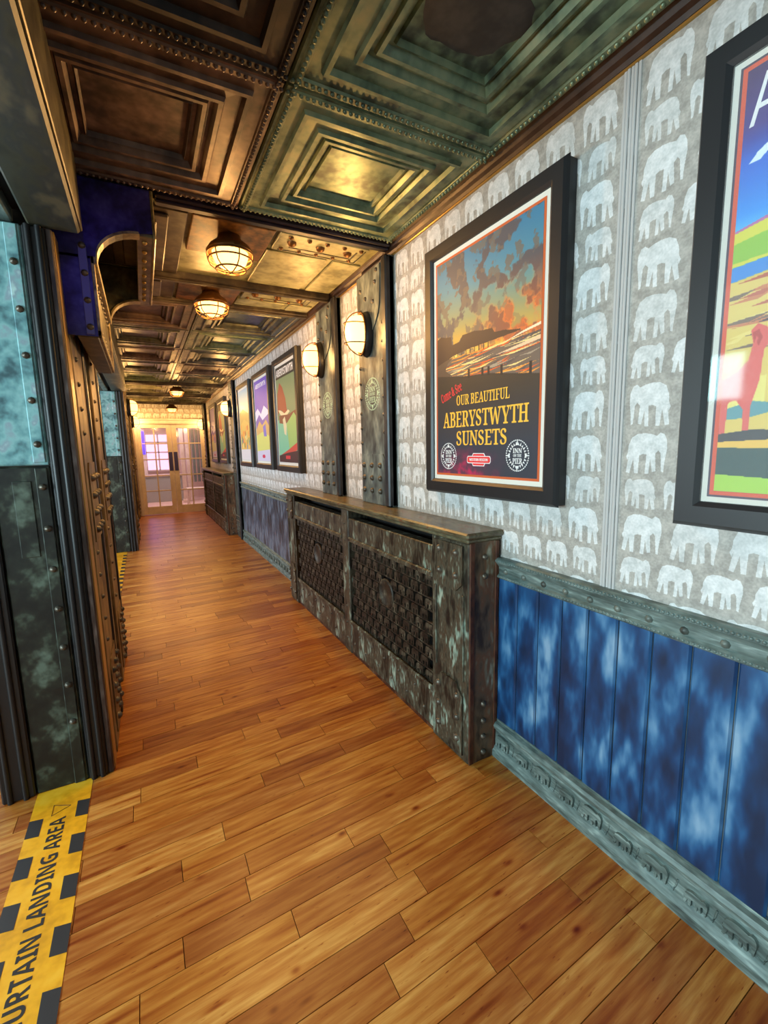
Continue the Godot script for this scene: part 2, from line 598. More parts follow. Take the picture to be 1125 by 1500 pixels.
func lettering(txt: String, width: float, height: float, font: String, bold: bool, mt: Material, parent: Node, at: Vector3, turn := Basis(), called := "lettering") -> MeshInstance3D:
	var f := SystemFont.new()
	f.font_names = PackedStringArray([font])
	if bold:
		f.font_weight = 700
	var t := TextMesh.new()
	t.font = f
	t.text = txt
	t.font_size = 48
	t.pixel_size = 0.01
	t.depth = 0.002
	t.curve_step = 1.0
	var box := t.get_aabb()
	var o := MeshInstance3D.new()
	o.name = called
	o.mesh = t
	o.material_override = mt
	var sx := width / maxf(box.size.x, 0.01)
	var sy := height / maxf(box.size.y, 0.01)
	var c := box.position + box.size / 2.0
	o.transform = Transform3D(turn * Basis.from_scale(Vector3(sx, sy, 0.3)), at) * Transform3D(Basis(), Vector3(-c.x, -c.y, 0))
	parent.add_child(o, true)
	return o


# a round emblem: ring of dots, ring of words as small marks, compass points and the inn's name
func emblem(r: float, mt: Material, parent: Node, at: Vector3, words := true) -> void:
	var b := B.new()
	for k in 40:
		var a := TAU * k / 40
		var c := Vector2(cos(a), sin(a)) * r * 0.96
		var u := Vector2(-sin(a), cos(a)) * r * 0.045
		var n := Vector2(cos(a), sin(a)) * r * 0.035
		b.prism(PackedVector2Array([c - u - n, c - u + n, c + u + n, c + u - n]), 0, 0.0012)
	for k in 24:
		var a := TAU * (k + 0.5) / 24
		var c := Vector2(cos(a), sin(a)) * r * 0.73
		var u := Vector2(-sin(a), cos(a)) * r * 0.05
		var n := Vector2(cos(a), sin(a)) * r * 0.085
		b.prism(PackedVector2Array([c - u * 1.3 - n, c + n * (1.0 if k % 2 else 1.5), c + u * 1.3 - n]), 0, 0.0012)
	for k in 4:
		var a := TAU * k / 4
		var d := Vector2(cos(a), sin(a))
		var u := Vector2(-sin(a), cos(a))
		b.prism(PackedVector2Array([d * r * 0.66 - u * r * 0.08, d * r * 0.66 + u * r * 0.08, d * r * 1.0]), 0, 0.0016)
	var g := part("roundel", b, mt, parent, at)
	if words:
		lettering("INN", r * 0.78, r * 0.3, "Droid Serif", true, mt, g, Vector3(0, r * 0.3, 0))
		lettering("ON THE", r * 0.7, r * 0.17, "Droid Serif", true, mt, g, Vector3(0, 0, 0))
		lettering("PIER", r * 0.82, r * 0.34, "Droid Serif", true, mt, g, Vector3(0, -r * 0.34, 0))


# ------------------------------------------------------------------ things
const FW := 0.82
const FH := 1.132

func framed_poster(s: float, label: String, print_mat: Material, border: Material, glazed := false) -> Node3D:
	var y := 1.747
	var o := thing("framed_poster", label, "poster", P(W - 0.0015, y, s), -PI / 2, "framed posters along the right wall")
	# frame: four mitred lengths of a stepped profile
	var b := B.new()
	var prof := [Vector2(0.0, 0.0), Vector2(0.0, 0.034), Vector2(-0.006, 0.04), Vector2(0.0, 0.05), Vector2(0.006, 0.058), Vector2(0.05, 0.058), Vector2(0.062, 0.05), Vector2(0.066, 0.03), Vector2(0.066, 0.0)]
	for i in prof.size() - 1:
		var p: Vector2 = prof[i]
		var q: Vector2 = prof[i + 1]
		for k in 4:
			var c := func(v: Vector2, e: int) -> Vector3:
				var sx: float = [-1, 1, 1, -1][e]
				var sy: float = [-1, -1, 1, 1][e]
				return Vector3(sx * (FW / 2 - v.x), sy * (FH / 2 - v.x), v.y)
			var j := (k + 1) % 4
			b.quad(c.call(p, k), c.call(p, j), c.call(q, j), c.call(q, k))
	part("frame", b, M.frame, o)
	b = B.new()
	b.box(Vector3(-FW / 2 + 0.06, -FH / 2 + 0.06, 0.002), Vector3(FW / 2 - 0.06, FH / 2 - 0.06, 0.044))
	part("mount", b, M.mount, o)
	var hx := FW / 2 - 0.066 - 0.016
	var hy := FH / 2 - 0.066 - 0.016
	b = B.new()
	b.box(Vector3(-hx, -hy, 0.0438), Vector3(hx, hy, 0.0452))
	part("border", b, border, o)
	hx -= 0.01
	hy -= 0.01
	b = B.new()
	b.quad(Vector3(-hx, -hy, 0.0458), Vector3(hx, -hy, 0.0458), Vector3(hx, hy, 0.0458), Vector3(-hx, hy, 0.0458))
	part("print", b, print_mat, o)
	if not glazed:
		return o
	b = B.new()
	b.box(Vector3(-FW / 2 + 0.064, -FH / 2 + 0.064, 0.0495), Vector3(FW / 2 - 0.064, FH / 2 - 0.064, 0.051))
	part("glass", b, M.glass, o)
	return o


func pilaster(at: Vector3, turn: float, label: String, m: float, logo: bool, y0 := 0.0, edge := true) -> Node3D:
	var face: Material = M.steel if edge else M.bronze  # left-hand plates have the yellow lamp light painted into their brown
	var o := thing("riveted_pilaster", label, "pilaster", at, turn, "riveted pilasters of the corridor")
	var hw := 0.21
	var top := 2.455
	var b := B.new()
	b.box(Vector3(-hw, y0, 0.0), Vector3(hw, top, 0.035), 0.004)
	part("plate", b, face, o)
	b = B.new()   # the dark angle along the near edge
	var e0 := m * hw
	if edge:
		b.box(Vector3(e0, y0, 0.0), Vector3(e0 - m * 0.055, top, 0.06), 0.008)
		b.box(Vector3(e0 - m * 0.055, y0, 0.034), Vector3(e0 - m * 0.07, top, 0.046), 0.004)
	else:
		b.box(Vector3(-e0, y0, 0.0), Vector3(-e0 + m * 0.06, top, 0.045), 0.006)
	part("edge_angle", b, M.dark_steel, o)
	b = B.new()   # gusset plate at the head, its lower edge cut in a curve
	var pts := PackedVector2Array()
	for k in 9:
		var a := PI / 2 * k / 8.0
		pts.append(Vector2(-hw + 0.01 + 0.3 * sin(a), top - 0.42 + 0.3 * (1.0 - cos(a)) * 0.8))
	pts.append(Vector2(0.11, top - 0.01))
	pts.append(Vector2(-hw + 0.01, top - 0.01))
	for i in pts.size():
		pts[i].x *= m
	b.prism(pts, 0.034, 0.042)
	part("head_plate", b, face, o)
	# foot plates with arched tops
	for yb in [1.36, 0.42]:
		if yb < y0:
			continue
		b = B.new()
		pts = PackedVector2Array([Vector2(-hw + 0.015, maxf(yb - 0.36, y0)), Vector2(0.135, maxf(yb - 0.36, y0)), Vector2(0.135, yb - 0.04), Vector2(0.1, yb), Vector2(-hw + 0.05, yb), Vector2(-hw + 0.015, yb - 0.04)])
		for i in pts.size():
			pts[i].x *= m
		b.prism(pts, 0.034, 0.041)
		part("boss_plate", b, face, o)
		for r in (4 if y0 < 0.5 else 3):
			for c in 3:
				part("rivet", rivet(0.019, 0.02), M.rivet, o, Vector3(m * (-0.155 + c * 0.112), yb - 0.07 - r * 0.08, 0.04))
	for k in 7:
		part("rivet", rivet(0.012, 0.012), M.rivet, o, Vector3(m * 0.122, 2.12 - k * 0.105, 0.034))
		part("rivet", rivet(0.012, 0.012), M.rivet, o, Vector3(m * -0.19, 2.0 - k * 0.095, 0.034))
	for k in (5 if y0 < 0.5 else 0):
		part("rivet", rivet(0.012, 0.012), M.rivet, o, Vector3(m * 0.122, 0.95 - k * 0.105, 0.034))
		part("rivet", rivet(0.012, 0.012), M.rivet, o, Vector3(m * -0.19, 0.95 - k * 0.105, 0.034))
	for q in [[0.05, 2.36], [0.02, 2.26], [-0.05, 2.2], [-0.08, 2.3], [0.07, 2.42], [-0.13, 2.16], [-0.15, 2.24], [-0.15, 2.36]]:
		part("rivet", rivet(0.014, 0.014), M.rivet, o, Vector3(m * q[0], q[1], 0.041))
	if logo:
		emblem(0.1, M.verdigris, o, Vector3(m * -0.03, 1.73, 0.035))
	return o


func wall_lamp(at: Vector3, turn: float, label: String, energy: float) -> void:
	var o := thing("bulkhead_lamp", label, "lamp", at, turn, "caged wall lamps")
	var b := B.new()   # cast base, an oval drum
	b.t = Transform3D(Basis(Vector3.RIGHT, PI / 2), Vector3.ZERO)
	b.lathe([Vector2(0, -0.0), Vector2(0.075, 0.0), Vector2(0.078, 0.012), Vector2(0.07, 0.045), Vector2(0.062, 0.05), Vector2(0, 0.05)], 20, true, 1.0, 1.75)
	part("base", b, M.dark_steel, o)
	b = B.new()   # jelly-jar glass
	b.t = Transform3D(Basis(Vector3.RIGHT, PI / 2), Vector3.ZERO)
	var prof := []
	for k in 9:
		var a := PI / 2 * k / 8.0
		prof.append(Vector2(0.055 * pow(cos(a), 0.6), 0.05 + 0.1 * sin(a)))
	prof[8].x = 0.0
	prof.push_front(Vector2(0.055, 0.045))
	prof.push_front(Vector2(0.0, 0.045))
	b.lathe(prof, 20, true, 1.0, 2.0)
	part("bulb_glass", b, M.bulb, o)
	b = B.new()   # guard: two hoops across, one along, and the rim
	for y in [-0.06, 0.055]:
		var pts := []
		for k in 13:
			var a := PI * k / 12.0
			pts.append(Vector3(cos(a) * 0.064, y, 0.045 + sin(a) * 0.112))
		b.tube(pts, 0.0035)
	var pl := []
	for k in 13:
		var a := PI * k / 12.0
		pl.append(Vector3(0, cos(a) * 0.128, 0.045 + sin(a) * 0.114))
	b.tube(pl, 0.0035)
	var rim := []
	for k in 20:
		var a := TAU * k / 20.0
		rim.append(Vector3(cos(a) * 0.068, sin(a) * 0.125, 0.05))
	b.tube(rim, 0.005, 6, true)
	part("guard", b, M.brass_dark, o)
	var l := OmniLight3D.new()
	l.name = "light"
	l.light_color = WARM
	l.light_energy = energy
	l.light_size = 0.04
	l.omni_range = 20.0
	l.omni_attenuation = 2.0
	l.shadow_enabled = true
	l.position = Vector3(0, 0, 0.09)
	o.add_child(l)


func ceiling_lamp(at: Vector3, label: String, energy: float) -> void:
	var o := thing("ceiling_lamp", label, "lamp", at, 0.0, "caged ceiling lamps")
	var b := B.new()   # cast hood, flaring down from its boss
	b.lathe([Vector2(0.0, -0.075), Vector2(0.085, -0.08), Vector2(0.112, -0.085), Vector2(0.118, -0.078), Vector2(0.1, -0.05), Vector2(0.062, -0.02), Vector2(0.055, 0.0), Vector2(0, 0)], 24)
	part("hood", b, M.brass_dark, o)
	b = B.new()
	b.lathe([Vector2(0.0, -0.155), Vector2(0.045, -0.15), Vector2(0.075, -0.13), Vector2(0.088, -0.1), Vector2(0.09, -0.07), Vector2(0.0, -0.07)], 24)
	part("bulb_glass", b, M.bulb, o)
	b = B.new()
	for q in [[0.108, -0.115], [0.114, -0.088], [0.075, -0.16]]:
		var ring := []
		for k in 24:
			var a := TAU * k / 24.0
			ring.append(Vector3(cos(a) * q[0], q[1], sin(a) * q[0]))
		b.tube(ring, 0.0045, 6, true)
	for k in 6:
		var a := TAU * k / 6.0 + 0.3
		var pts := []
		for q in [[0.114, -0.085], [0.111, -0.112], [0.1, -0.14], [0.075, -0.16], [0.03, -0.172], [0.0, -0.174]]:
			pts.append(Vector3(cos(a) * q[0], q[1], sin(a) * q[0]))
		b.tube(pts, 0.0035)
	part("guard", b, M.brass_dark, o)
	var l := OmniLight3D.new()
	l.name = "light"
	l.light_color = WARM
	l.light_energy = energy
	l.light_size = 0.05
	l.omni_range = 20.0
	l.omni_attenuation = 2.0
	l.shadow_enabled = true
	l.position = Vector3(0, -0.11, 0)
	o.add_child(l)


func radiator_cover(s0: float, s1: float, label: String, fine: bool) -> void:
	# local frame: x to the right (towards the camera end), z out of the wall
	var o := thing("radiator_cover", label, "radiator cover", P(W - 0.001, 0, (s0 + s1) / 2.0), -PI / 2, "grilled radiator covers")
	var L := s1 - s0
	var h := L / 2.0
	var D := 0.175
	var top := 1.0453
	var b := B.new()   # shelf
	b.box(Vector3(-h - 0.02, top - 0.026, 0.0), Vector3(h + 0.02, top, D + 0.022), 0.008)
	b.box(Vector3(-h - 0.008, top - 0.045, 0.0), Vector3(h + 0.008, top - 0.026, D + 0.01), 0.006)
	part("shelf", b, M.shelf, o)
	var posts := [[h - 0.27, h], [-0.055 + 0.02, 0.055 + 0.02], [-h, -h + 0.22]]
	b = B.new()   # back board, dark inside
	b.box(Vector3(-h + 0.01, 0.02, 0.0), Vector3(h - 0.01, top - 0.05, 0.02))
	part("back_board", b, M.black, o)
	for k in 3:
		var x0: float = posts[k][0]
		var x1: float = posts[k][1]
		b = B.new()
		b.box(Vector3(x0, 0.0, 0.02), Vector3(x1, top - 0.045, D - (0.0 if k != 1 else 0.004)), 0.006)
		part("post", b, M.patina_steel, o)
		if k == 1:
			for j in 8:
				part("rivet", rivet(0.009, 0.008), M.rivet, o, Vector3((x0 + x1) / 2, 0.1 + j * 0.115, D - 0.004))
			continue
		# raised shield plates top and bottom, and a sunk strip between
		var xm := (x0 + x1) / 2
		var w := (x1 - x0) / 2 - 0.03
		for q in [[0.78, 0.985, 1.0], [0.03, 0.36, -1.0]]:
			b = B.new()
			var ya: float = q[0]
			var yb: float = q[1]
			if q[2] > 0:
				b.prism(PackedVector2Array([Vector2(xm - w, ya + 0.04), Vector2(xm - w * 0.55, ya), Vector2(xm + w * 0.55, ya), Vector2(xm + w, ya + 0.04), Vector2(xm + w, yb), Vector2(xm - w, yb)]), D - 0.001, D + 0.009)
			else:
				b.prism(PackedVector2Array([Vector2(xm - w, ya), Vector2(xm + w, ya), Vector2(xm + w, yb - 0.05), Vector2(xm + w * 0.5, yb), Vector2(xm - w * 0.5, yb), Vector2(xm - w, yb - 0.05)]), D - 0.001, D + 0.009)
			part("shield_plate", b, M.patina_steel, o)
		b = B.new()
		for e in [-1, 1]:
			b.box(Vector3(xm + e * (w + 0.004), 0.38, D - 0.001), Vector3(xm + e * (w - 0.01), 0.77, D + 0.007), 0.003)
		part("fillet", b, M.patina_steel, o)
		for q in [[-0.06, 0.95], [0.06, 0.95], [-0.06, 0.85], [0.06, 0.85], [-0.07, 0.3], [0.07, 0.3], [-0.07, 0.2], [0.07, 0.2], [-0.07, 0.1], [0.07, 0.1]]:
			part("rivet", rivet(0.017, 0.015), M.rivet, o, Vector3(xm + q[0], q[1], D + 0.008))
	# the end face: rivets and edge strips
	for e in [1.0, -1.0]:
		for y in [0.935, 0.852, 0.27, 0.19, 0.115, 0.04]:
			var rv := part("rivet", rivet(0.014, 0.013), M.rivet, o, Vector3(e * (h + 0.003), y, 0.09))
			rv.rotation.y = e * PI / 2
		b = B.new()
		b.box(Vector3(e * (h - 0.001), 0.0, D - 0.03), Vector3(e * (h + 0.008), top - 0.045, D - 0.004), 0.003)
		b.box(Vector3(e * (h - 0.001), 0.0, 0.014), Vector3(e * (h + 0.008), top - 0.045, 0.034), 0.003)
		part("end_strip", b, M.rust, o)
		b = B.new()
		b.box(Vector3(e * (h - 0.004), 0.0, 0.03), Vector3(e * (h + 0.003), top - 0.045, D - 0.028))
		part("end_panel", b, M.rust_patina, o)
	# two bays: rails, frames and cast grilles
	var bays := [[posts[1][1], posts[0][0]], [posts[2][1], posts[1][0]]]
	for bay in bays:
		var x0: float = bay[0]
		var x1: float = bay[1]
		b = B.new()
		b.box(Vector3(x0, 0.8, 0.1), Vector3(x1, 0.945, D - 0.008), 0.005)
		part("top_rail", b, M.patina_steel, o)
		b = B.new()
		b.box(Vector3(x0, 0.02, 0.1), Vector3(x1, 0.235, D - 0.008), 0.005)
		part("bottom_rail", b, M.patina_steel, o)
		for yl in [0.215, 0.79]:
			b = B.new()
			b.box(Vector3(x0, yl, D - 0.012), Vector3(x1, yl + 0.03, D + 0.004), 0.006)
			part("grille_lip", b, M.patina_steel, o)
		b = B.new()
		b.box(Vector3(x0, 0.0, 0.1), Vector3(x1, 0.022, D - 0.012))
		part("plinth", b, M.rust, o)
		var g := B.new()
		var gx0 := x0 + 0.012
		var gx1 := x1 - 0.012
		var cw := 0.082
		var ch := 0.062
		var cols := int((gx1 - gx0) / cw)
		cw = (gx1 - gx0) / cols
		for r in 9:
			var yy := 0.238 + r * ch
			g.box(Vector3(gx0, yy - 0.004, D - 0.034), Vector3(gx1, yy + 0.004, D - 0.02))
			for c in cols:
				var xx := gx0 + (c + (0.5 if r % 2 else 0.0)) * cw
				if xx + cw * 0.9 > gx1 or absf(xx + cw * 0.5 - (x0 + x1) / 2) < 0.085 and absf(yy + 0.03 - 0.56) < 0.1:
					continue
				var pts := PackedVector2Array()
				for p in ELE:
					pts.append(Vector2(xx + cw * 0.06 + p.x * cw * 0.86, yy + p.y / 0.8 * ch * 0.9))
				g.prism(pts, D - 0.032, D - 0.018)
		part("grille", g, M.grille, o)
		g = B.new()
		g.t = Transform3D(Basis(Vector3.RIGHT, PI / 2), Vector3((x0 + x1) / 2, 0.57, D - 0.03))
		g.lathe([Vector2(0.0, 0.0), Vector2(0.085, 0.0), Vector2(0.085, 0.014), Vector2(0.072, 0.02), Vector2(0.066, 0.013), Vector2(0, 0.016)], 24)
		part("medallion", g, M.grille, o)
		var n := int((x1 - x0) / 0.085)
		var rv2 := rivet(0.009, 0.008)
		for k in n:
			part("rivet", rv2, M.rivet, o, Vector3(x0 + 0.05 + k * 0.085, 0.17 if k % 2 else 0.09, D - 0.008))


# ------------------------------------------------------------------ the setting
var WARM := Color(1.0, 0.75, 0.44)

const TILE := [Vector2(0.0, 0.012), Vector2(0.004, 0.0), Vector2(0.012, 0.0), Vector2(0.016, -0.005), Vector2(0.034, -0.005), Vector2(0.038, 0.002), Vector2(0.078, 0.002), Vector2(0.083, -0.011), Vector2(0.097, -0.011), Vector2(0.104, 0.006),
	Vector2(0.15, 0.008), Vector2(0.156, -0.004), Vector2(0.17, -0.004), Vector2(0.18, 0.016), Vector2(0.194, 0.016), Vector2(0.199, 0.005), Vector2(0.212, 0.005), Vector2(0.224, 0.026), Vector2(0.236, 0.026), Vector2(0.241, 0.016), Vector2(0.248, 0.032)]


func tin_tile(ceiling: Node, x0: float, x1: float, s0: float, s1: float, m: Material, beads: bool) -> void:
	var b := B.new()
	var w := x1 - x0
	var l := s1 - s0
	b.coffer(w - 0.004, l - 0.004, TILE)
	part("tile", b, m, ceiling, P((x0 + x1) / 2, CEIL, (s0 + s1) / 2))
	if not beads:
		return
	b = B.new()
	var n := 38
	for k in n:
		var f := (k + 0.5) / n - 0.5
		for q in [Vector3(f * w, 0, l / 2 - 0.025), Vector3(f * w, 0, -l / 2 + 0.025), Vector3(w / 2 - 0.025, 0, f * l), Vector3(-w / 2 + 0.025, 0, f * l)]:
			b.t = Transform3D(Basis(Vector3.RIGHT, PI / 2), q + Vector3(0, -0.004, 0))
			b.dome(Vector3.ZERO, 0.0075, 0.009, 6)
	stuff(part("beading", b, m, ceiling, P((x0 + x1) / 2, CEIL, (s0 + s1) / 2)))


# moulding: outline in (out of the wall, up), run along the right wall from s0 to s1
func run_right(called: String, prof: Array, s0: float, s1: float, m: Material, parent: Node, wall := W) -> MeshInstance3D:
	var b := B.new()
	var pts := PackedVector2Array()
	for p in prof:
		pts.append(Vector2(wall - p.x, p.y))
	b.prism(pts, -s1, -s0)
	return part(called, b, m, parent)


func materials() -> void:
	var steel := patina(1, [[0.2, c8(44, 46, 44)], [0.42, c8(74, 80, 77)], [0.6, c8(98, 106, 100)], [0.8, c8(134, 140, 130)]], 0.012, 0.05, 0.35)
	mat("steel", steel, 0.5, 0.25, Vector3(2.0, 0.9, 2.0), 0.06)
	mat("bronze", patina(62, [[0.2, c8(66, 52, 34)], [0.5, c8(122, 98, 62)], [0.8, c8(152, 132, 92)]], 0.012, 0.05, 0.35), 0.45, 0.25, Vector3(2.0, 0.9, 2.0), 0.06)  # brown plate colour, brightened and yellowed to carry the warm lamp light
	mat("rivet", patina(2, [[0.2, c8(48, 44, 38)], [0.5, c8(88, 80, 70)], [0.8, c8(120, 112, 100)]]), 0.4, 0.5, Vector3(3, 3, 3))
	mat("dark_steel", patina(3, [[0.2, c8(26, 26, 30)], [0.5, c8(44, 43, 46)], [0.8, c8(70, 66, 64)]]), 0.35, 0.4, Vector3(2, 0.7, 2))
	var pat := patina(4, [[0.22, c8(32, 26, 21)], [0.4, c8(60, 54, 44)], [0.5, c8(84, 82, 68)], [0.58, c8(72, 57, 43)], [0.65, c8(104, 102, 88)], [0.73, c8(132, 156, 142)], [0.86, c8(184, 192, 174)]], 0.014, 0.06, 0.45)
	mat("patina_steel", pat, 0.45, 0.3, Vector3(2.4, 0.8, 2.4), 0.12)
	mat("grille", patina(5, [[0.2, c8(20, 17, 14)], [0.5, c8(50, 42, 34)], [0.66, c8(70, 62, 50)], [0.85, c8(110, 104, 88)]]), 0.5, 0.3, Vector3(4, 4, 4))
	mat("rust", patina(6, [[0.2, c8(40, 22, 14)], [0.5, c8(86, 44, 26)], [0.7, c8(96, 70, 50)], [0.85, c8(120, 118, 104)]]), 0.55, 0.2, Vector3(3, 1.5, 3))
	mat("rust_patina", patina(61, [[0.2, c8(52, 36, 26)], [0.45, c8(98, 78, 60)], [0.6, c8(112, 74, 50)], [0.72, c8(120, 112, 94)], [0.86, c8(168, 172, 156)]], 0.013, 0.05, 0.35), 0.5, 0.15, Vector3(2.2, 0.9, 2.2), 0.08)
	mat("shelf", patina(7, [[0.2, c8(62, 52, 38)], [0.45, c8(98, 92, 70)], [0.6, c8(112, 108, 84)], [0.75, c8(104, 62, 42)], [0.88, c8(150, 148, 128)]], 0.01, 0.05, 0.4), 0.32, 0.1, Vector3(3, 3, 1.2), 0.08)
	mat("tin_copper", patina(8, [[0.2, c8(46, 34, 29)], [0.5, c8(92, 72, 60)], [0.8, c8(124, 100, 85)]]), 0.42, 0.4, Vector3(1.6, 1.6, 1.6), 0.06)
	mat("tin_green", patina(9, [[0.2, c8(50, 60, 48)], [0.45, c8(96, 114, 90)], [0.6, c8(120, 134, 106)], [0.8, c8(138, 142, 110)]]), 0.36, 0.45, Vector3(1.4, 1.4, 1.4), 0.06)
	mat("tin_dark", patina(10, [[0.2, c8(16, 13, 13)], [0.55, c8(38, 30, 26)], [0.8, c8(66, 52, 42)]]), 0.45, 0.4, Vector3(1.4, 1.4, 1.4), 0.06)
	mat("tin_olive", patina(14, [[0.2, c8(48, 42, 34)], [0.42, c8(92, 96, 78)], [0.55, c8(70, 74, 78)], [0.7, c8(120, 112, 92)], [0.85, c8(140, 110, 84)]], 0.01, 0.04), 0.33, 0.45, Vector3(1.3, 1.3, 1.3), 0.06)
	mat("bay_cream", patina(15, [[0.25, c8(104, 102, 72)], [0.5, c8(140, 138, 104)], [0.8, c8(162, 160, 126)]]), 0.45, 0.15, Vector3(1.5, 1.5, 1.5))
	mat("bay_brown", patina(16, [[0.25, c8(60, 38, 16)], [0.55, c8(112, 72, 30)], [0.8, c8(140, 96, 46)]]), 0.45, 0.2, Vector3(2.5, 2.5, 2.5))
	mat("beam_dark", patina(17, [[0.25, c8(30, 26, 26)], [0.55, c8(58, 48, 40)], [0.8, c8(84, 76, 62)]]), 0.45, 0.3, Vector3(1.5, 1.5, 1.5))
	mat("bulkhead", patina(18, [[0.2, c8(38, 38, 31)], [0.5, c8(66, 67, 54)], [0.62, c8(56, 60, 58)], [0.8, c8(98, 94, 76)]], 0.009, 0.04), 0.5, 0.15, Vector3(1.6, 1.6, 0.8), 0.08)
	mat("crown", patina(19, [[0.2, c8(34, 22, 17)], [0.5, c8(58, 40, 31)], [0.8, c8(80, 60, 46)]]), 0.4, 0.2, Vector3(1.5, 1.5, 1.5))
	mat("gilt", c8(176, 140, 74), 0.35, 0.6)
	mat("teal_panel", patina(20, [[0.2, c8(62, 92, 100)], [0.42, c8(106, 154, 160)], [0.58, c8(138, 186, 188)], [0.72, c8(140, 160, 172)], [0.85, c8(186, 218, 216)]], 0.014, 0.05, 0.35), 0.5, 0.1, Vector3(1.7, 1.5, 1.7), 0.1)
	mat("moss_panel", patina(21, [[0.25, c8(14, 15, 12)], [0.5, c8(30, 34, 27)], [0.6, c8(54, 62, 52)], [0.8, c8(90, 104, 92)]], 0.014, 0.05, 0.35), 0.5, 0.1, Vector3(1.7, 1.5, 1.7), 0.1)
	mat("violet", patina(22, [[0.2, c8(26, 18, 64)], [0.5, c8(46, 38, 108)], [0.8, c8(70, 64, 132)]]), 0.4, 0.2, Vector3(2, 2, 2))  # violet light on the bracket's near side, put into the paint colour
	mat("strap", c8(92, 90, 140), 0.4, 0.2)
	mat("cap_olive", patina(23, [[0.2, c8(54, 48, 30)], [0.5, c8(92, 82, 52)], [0.8, c8(120, 112, 76)]]), 0.4, 0.3, Vector3(2, 2, 2))
	mat("rail_grey", patina(24, [[0.2, c8(66, 76, 74)], [0.45, c8(96, 112, 108)], [0.6, c8(114, 130, 127)], [0.8, c8(156, 174, 168)]], 0.02, 0.08, 0.4), 0.45, 0.15, Vector3(2, 4, 0.8), 0.02)
	var blue := patina(25, [[0.25, c8(14, 36, 66)], [0.46, c8(18, 56, 98)], [0.58, c8(34, 84, 130)], [0.7, c8(76, 122, 162)], [0.85, c8(126, 158, 186)]], 0.014, 0.045, 0.25)
	mat("blue_board", blue, 0.4, 0.0, Vector3(1.6, 0.55, 1.6))
	mat("slate_board", patina(26, [[0.25, c8(40, 42, 50)], [0.5, c8(66, 74, 90)], [0.7, c8(104, 114, 130)]]), 0.42, 0.0, Vector3(1.9, 0.7, 1.9))
	mat("stain", patina(63, [[0.3, c8(34, 32, 32)], [0.7, c8(58, 54, 50)]]), 0.5, 0.2, Vector3(2, 2, 2))
	mat("black", c8(14, 13, 13), 0.7)
	mat("gloss_black", c8(15, 14, 17), 0.45)
	mat("frame", c8(34, 34, 37), 0.42)
	mat("mount", c8(226, 222, 212), 0.8)
	mat("border_orange", c8(206, 96, 50), 0.6)
	mat("border_red", c8(224, 78, 42), 0.6)
	mat("border_dark", c8(60, 40, 70), 0.6)
	mat("border_pale", c8(206, 206, 206), 0.6)
	mat("ink_gold", c8(250, 190, 66), 0.6)
	mat("ink_white", c8(240, 240, 242), 0.6)
	mat("ink_red", c8(232, 60, 62), 0.6)
	mat("ink_black", c8(28, 26, 26), 0.6)
	mat("verdigris", c8(158, 190, 168), 0.5)
	mat("brass_dark", c8(104, 70, 34), 0.4, 0.6)
	mat("white_paint", patina(27, [[0.2, c8(212, 198, 190)], [0.8, c8(232, 220, 214)]]), 0.4, 0.0, Vector3(1, 1, 1))
	mat("plaster", c8(150, 156, 156), 0.8)
	mat("plaster_pale", c8(214, 186, 178), 0.6)
	mat("tape_yellow", patina(28, [[0.2, c8(206, 142, 16)], [0.5, c8(232, 164, 24)], [0.8, c8(240, 178, 44)]]), 0.4, 0.0, Vector3(2, 2, 2))
	mat("tape_black", c8(52, 50, 52), 0.35)
	mat("push_plate", c8(52, 50, 128), 0.4)
	mat("blind", c8(110, 132, 136), 0.6)
	mat("subfloor", c8(40, 28, 18), 0.8)
	var g := mat("glass", Color(1, 1, 1, 0.05), 0.05)
	g.transparency = BaseMaterial3D.TRANSPARENCY_ALPHA
	g.metallic_specular = 0.5
	var bulb := mat("bulb", c8(255, 226, 170), 0.3)
	bulb.emission_enabled = true
	bulb.emission = Color(1.0, 0.8, 0.46)
	bulb.emission_energy_multiplier = 3.4
	var pink := mat("lit_window", c8(240, 200, 236), 0.5)
	pink.emission_enabled = true
	pink.emission = Color(1.0, 0.8, 0.96)
	pink.emission_energy_multiplier = 1.1
	var cool := mat("cool_light", c8(230, 244, 250), 0.5)
	cool.emission_enabled = true
	cool.emission = Color(0.85, 1.0, 1.0)
	cool.emission_energy_multiplier = 0.9
	var led := mat("blue_led", c8(90, 60, 255), 0.4)
	led.emission_enabled = true
	led.emission = Color(0.25, 0.16, 1.0)
	led.emission_energy_multiplier = 1.6
	uvmat("wallpaper", wallpaper(), 0.62)
	var wt := wood()
	var tones := [c8(202, 142, 70), c8(192, 128, 58), c8(180, 114, 50), c8(212, 154, 80), c8(186, 124, 62), c8(198, 136, 62), c8(164, 100, 46)]
	for i in tones.size():
		var m := uvmat("oak_%d" % i, wt, 0.33)
		m.albedo_color = tones[i]
		m.metallic_specular = 0.45


